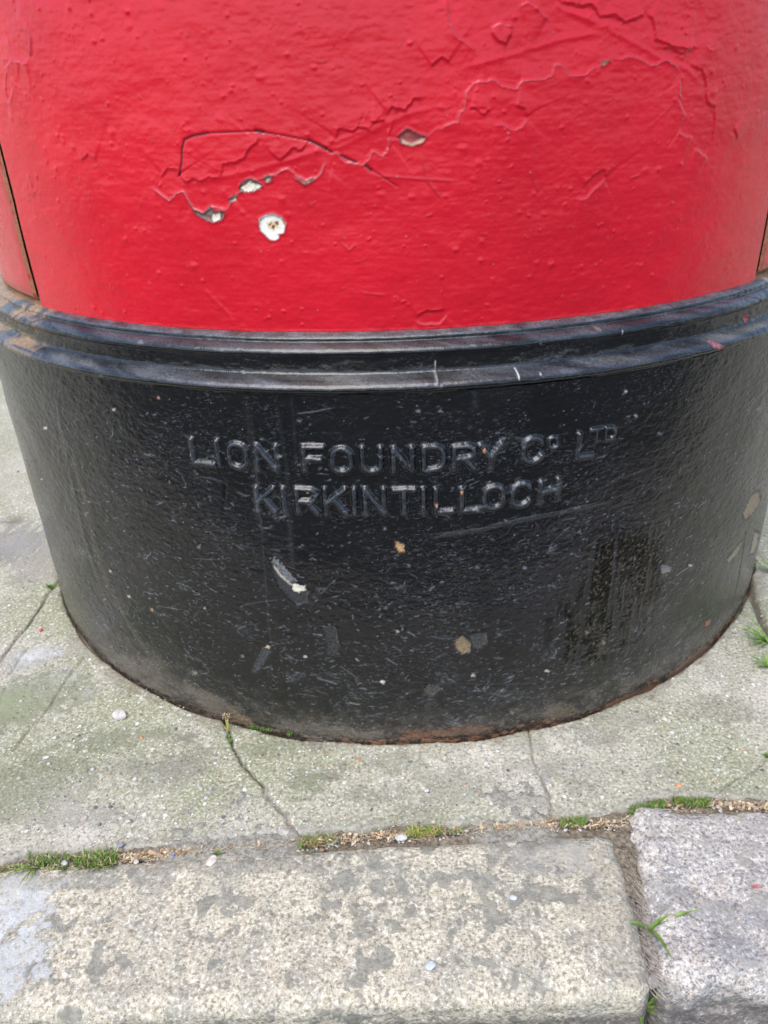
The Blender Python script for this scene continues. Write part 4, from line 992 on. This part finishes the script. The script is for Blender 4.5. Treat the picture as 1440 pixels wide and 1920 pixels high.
def weed(px, py, z, leaves, label, mat=GRASS, cat='weed'):
    x, y = on_ground(px, py, z); root = empty('weed' if cat == 'weed' else 'grass_sprig', (x, y, z)); tag(root, label, cat, 'weeds in the joints' if cat == 'weed' else 'grass sprigs on the kerb')
    for (az, L, wd, lean, curl) in leaves:
        s = Soup(); s.blade((0, 0, 0), math.radians(az), L*1.0, wd*1.15, lean, curl, n=8)
        o = s.build('leaf', mat, (0, 0, 0)); o.parent = root
    return root
weed(1217, 1742, -.004, [(172, .018, .0024, 1.0, .7), (8, .034, .0026, .9, .75), (20, .020, .0022, .9, .6), (-82, .030, .0024, .8, .8), (-75, .017, .0018, .8, .6), (-40, .012, .002, 1.1, .5), (-105, .012, .002, .7, .5), (15, .016, .0024, .7, .6)], 'sprawling green weed with long leaves between the two kerb stones')
weed(1208, 1892, -.030, [(20, .030, .0020, .75, .5), (60, .014, .002, .4, .4), (170, .012, .0016, .6, .6), (-120, .020, .0022, .9, .5), (-60, .012, .002, .8, .4), (100, .014, .002, .3, .3), (-20, .010, .002, .7, .4)], 'small green weed low in the gutter below the kerb joint')
weed(1440, 1205, 0, [(165, .034, .0040, 1.0, .4), (150, .030, .0038, .9, .5), (185, .030, .0034, 1.0, .5), (200, .026, .0034, 1.1, .5), (120, .026, .0034, .8, .4), (220, .022, .003, 1.1, .5), (20, .03, .0034, .9, .5), (-30, .03, .003, .9, .5), (60, .03, .003, .7, .5)], 'bright green grassy weed at the right edge beside the base')
weed(1450, 1075, 0, [(165, .04, .0034, 1.0, .4), (190, .03, .0030, .9, .5), (140, .03, .0030, .7, .4), (20, .03, .003, .9, .5)], 'green weed behind the other at the right edge')
weed(1442, 1252, 0, [(150, .018, .004, 1.0, .4), (190, .016, .004, 1.0, .4), (100, .014, .004, .8, .4)], 'broad small green leaves under the grassy weed at the right edge')
weed(66, 1628, 0, [(190, .020, .0014, .9, .7), (205, .022, .0014, 1.0, .6), (215, .018, .0014, .9, .7), (-95, .020, .0012, 1.0, .5), (-85, .016, .0012, .9, .6), (-70, .014, .0012, .9, .6)], 'long thin grass blades hanging over the buff kerb at the left', cat='grass')
weed(1165, 1600, -.006, [(12, .015, .0014, 1.2, .3), (20, .012, .0010, 1.3, .2)], 'single thin green blade in the top of the kerb joint', cat='grass')
# sprout with a dried flower head at the foot of the base
x, y = on_ground(428, 1372, 0); sp = empty('sprout', (x, y, 0)); tag(sp, 'thin green sprout with a dried tan flower head against the black base', 'weed')
s = Soup()
for az, L, ln in ((95, .013, .15), (115, .015, .3), (70, .010, .2), (150, .008, .7), (60, .016, .1)): s.blade((0, 0, 0), math.radians(az), L, .0010, ln, .3, 5)
o = s.build('stem', YGREEN); o.parent = sp
s = Soup()
for k in range(26): s.flake((rnd.gauss(.0005, .0018), rnd.gauss(.002, .0012), .0145+rnd.gauss(0, .0014)), rnd.uniform(.0006, .0013), k)
for k in range(12): s.flake((rnd.gauss(.000, .0010), rnd.gauss(-.001, .0008), .003+rnd.gauss(0, .0012)), rnd.uniform(.0005, .0011), 50+k)
o = s.build('flower_head', TAN); o.parent = sp

# leaf litter, straw, roots and grit in the joints
jl = [(0, 1636), (60, 1626), (145, 1620), (210, 1615), (290, 1606), (380, 1595), (450, 1588), (560, 1584), (663, 1572), (740, 1567), (860, 1560), (940, 1551), (1040, 1545), (1110, 1548), (1160, 1545), (1200, 1518), (1330, 1508), (1440, 1514)]
def joint_pt(x, sp=5): return x, np.interp(x, [p[0] for p in jl], [p[1] for p in jl])+rnd.uniform(-sp, sp)
s = Soup(); s2 = Soup()
for k in range(900):
    r_ = rnd.random()
    x = rnd.uniform(220, 360) if r_ < .28 else rnd.uniform(640, 760) if r_ < .4 else rnd.uniform(900, 1160) if r_ < .62 else rnd.uniform(1330, 1440) if r_ < .72 else rnd.uniform(0, 1440)
    px, py = joint_pt(x, 8); gx_, gy_ = on_ground(px, py, -.002)
    (s if rnd.random() < .6 else s2).flake((gx_, gy_, -.0012+rnd.uniform(-.001, .0015)), rnd.uniform(.0005, .0017), k)
for cx_, n_, sz_ in ((250, 5, .0042), (280, 6, .004), (365, 4, .004), (590, 6, .004), (615, 3, .004), (700, 6, .003), (735, 4, .003), (1120, 5, .0035), (1150, 4, .003), (1265, 3, .004), (1370, 4, .005), (1425, 4, .005), (940, 4, .003), (960, 4, .003), (60, 2, .005)):
    for k in range(n_):
        px, py = joint_pt(cx_+rnd.uniform(-16, 16), 4); gx_, gy_ = on_ground(px, py, 0)
        (s if rnd.random() < .8 else s2).blade((gx_, gy_, .0002), rnd.uniform(0, 6.3), sz_*rnd.uniform(.8, 1.6), .0016*rnd.uniform(.6, 1.2), 1.0, .8, 3)
tag(s.build('leaf_litter', TAN), 'tan scraps of dead leaf lying in the joints', 'leaf litter', kind='stuff')
for k in range(420):
    x = rnd.uniform(0, 1440); px, py = joint_pt(x, 6); gx_, gy_ = on_ground(px, py, 0); a = rnd.gauss(0, .8); L = rnd.uniform(.002, .007)
    s2.straw([(gx_, gy_, -.0005), (gx_+L*.5*math.cos(a), gy_+L*.5*math.sin(a), .0005+rnd.uniform(0, .001)), (gx_+L*math.cos(a+.4), gy_+L*math.sin(a+.4), -.0005)], .00015)
tag(s2.build('straw', STRAW), 'dry straw scraps lying in the joints', 'straw', kind='stuff')
s = Soup()
for k in range(520):      # fibrous roots filling the upright joint between the kerb stones
    t = rnd.random(); x0 = 1168+(1218-1168)*t+rnd.uniform(-16, 16)*(1-t*.5); y0 = 1560+(1830-1560)*t
    gx_, gy_ = on_ground(x0, y0, -.006); a = math.radians(-82)+rnd.gauss(0, .5)+(math.pi if rnd.random() < .5 else 0); L = rnd.uniform(.004, .016); z = -.008+rnd.uniform(-.003, .005)
    s.straw([(gx_, gy_, z), (gx_+L*.33*math.cos(a), gy_+L*.33*math.sin(a), z+.0012), (gx_+L*.66*math.cos(a+.3), gy_+L*.66*math.sin(a+.3), z+.001), (gx_+L*math.cos(a+.5), gy_+L*math.sin(a+.5), z)], rnd.uniform(.00012, .00028))
for k in range(60):       # dry wisp on the middle slab
    gx_, gy_ = on_ground(598+rnd.gauss(0, 14), 1405+rnd.gauss(0, 9), 0); a = math.radians(95)+rnd.gauss(0, .6); L = rnd.uniform(.004, .012)
    s.straw([(gx_, gy_, .0006), (gx_+L*.5*math.cos(a), gy_+L*.5*math.sin(a), .0014), (gx_+L*math.cos(a+.5), gy_+L*math.sin(a+.5), .0006)], .00011)
tag(s.build('dry_root', ROOT), 'fibrous dry roots in the joint between the kerb stones', 'roots', kind='stuff')

def grit(n, mats, seed, area, zf):
    rg = np.random.default_rng(seed); k = len(I1)
    for mi, (mat, share, lab) in enumerate(mats):
        m = int(n*share); V = []; F = []
        for i in range(m):
            px, py = area(rg); x, y = on_ground(px, py); r_ = rg.gamma(2.2, .00022)+.0002
            if np.hypot(x, y) < S+.001: continue
            z = zf(x, y)
            if z is None: continue
            v = I1*(1+rg.uniform(-.28, .28, (k, 1)))*np.array([r_*rg.uniform(.8, 1.6), r_*rg.uniform(.7, 1.2), r_*.6])
            a = rg.uniform(0, 3.14); c, s_ = math.cos(a), math.sin(a)
            V.append(v@np.array([[c, s_, 0], [-s_, c, 0], [0, 0, 1]])+np.array([x, y, z+r_*.3])); F.append(F1+len(F)*k)
        o = mesh_obj('grit', np.concatenate(V), np.concatenate(F), mat); tag(o, lab, 'grit', kind='stuff')
def pv_area(rg): return rg.uniform(0, 1440), rg.uniform(1080, 1600) if rg.random() < .85 else rg.uniform(780, 1100)
from math import floor
def pv_z(x, y):
    if y < edge_y(x)+.001: return None
    return (fbm(np.array(x/.05), np.array(y/.05), 3, 3)-.5)*.003+(fbm(np.array(x/.006), np.array(y/.006), 9, 4, .6)-.5)*.0011
grit(1000, [(PALE, .42, 'pale grit grains on the pavement'), (QTZ, .22, 'white grit grains on the pavement'), (ORNG, .08, 'orange grit grains on the pavement'), (flat_mat('dark_grit', (.10, .10, .10), (.2, .19, .18), 300, .8), .28, 'dark grit grains on the pavement')], 9, pv_area, pv_z)
def jt_area(rg):
    x = rg.uniform(0, 1440); return x, np.interp(x, [p[0] for p in jl], [p[1] for p in jl])+rg.uniform(-9, 9)
grit(1400, [(PALE, .5, 'pale grit in the joint'), (flat_mat('brown_grit', (.16, .11, .07), (.3, .22, .14), 300, .8), .5, 'brown grit in the joint')], 19, jt_area, lambda x, y: -.003)
def gt_area(rg): return rg.uniform(1180, 1440), rg.uniform(1890, 1960)
grit(500, [(SHELL, .5, 'pale grit in the gutter'), (TAN, .5, 'tan grit in the gutter')], 29, gt_area, lambda x, y: -.050)
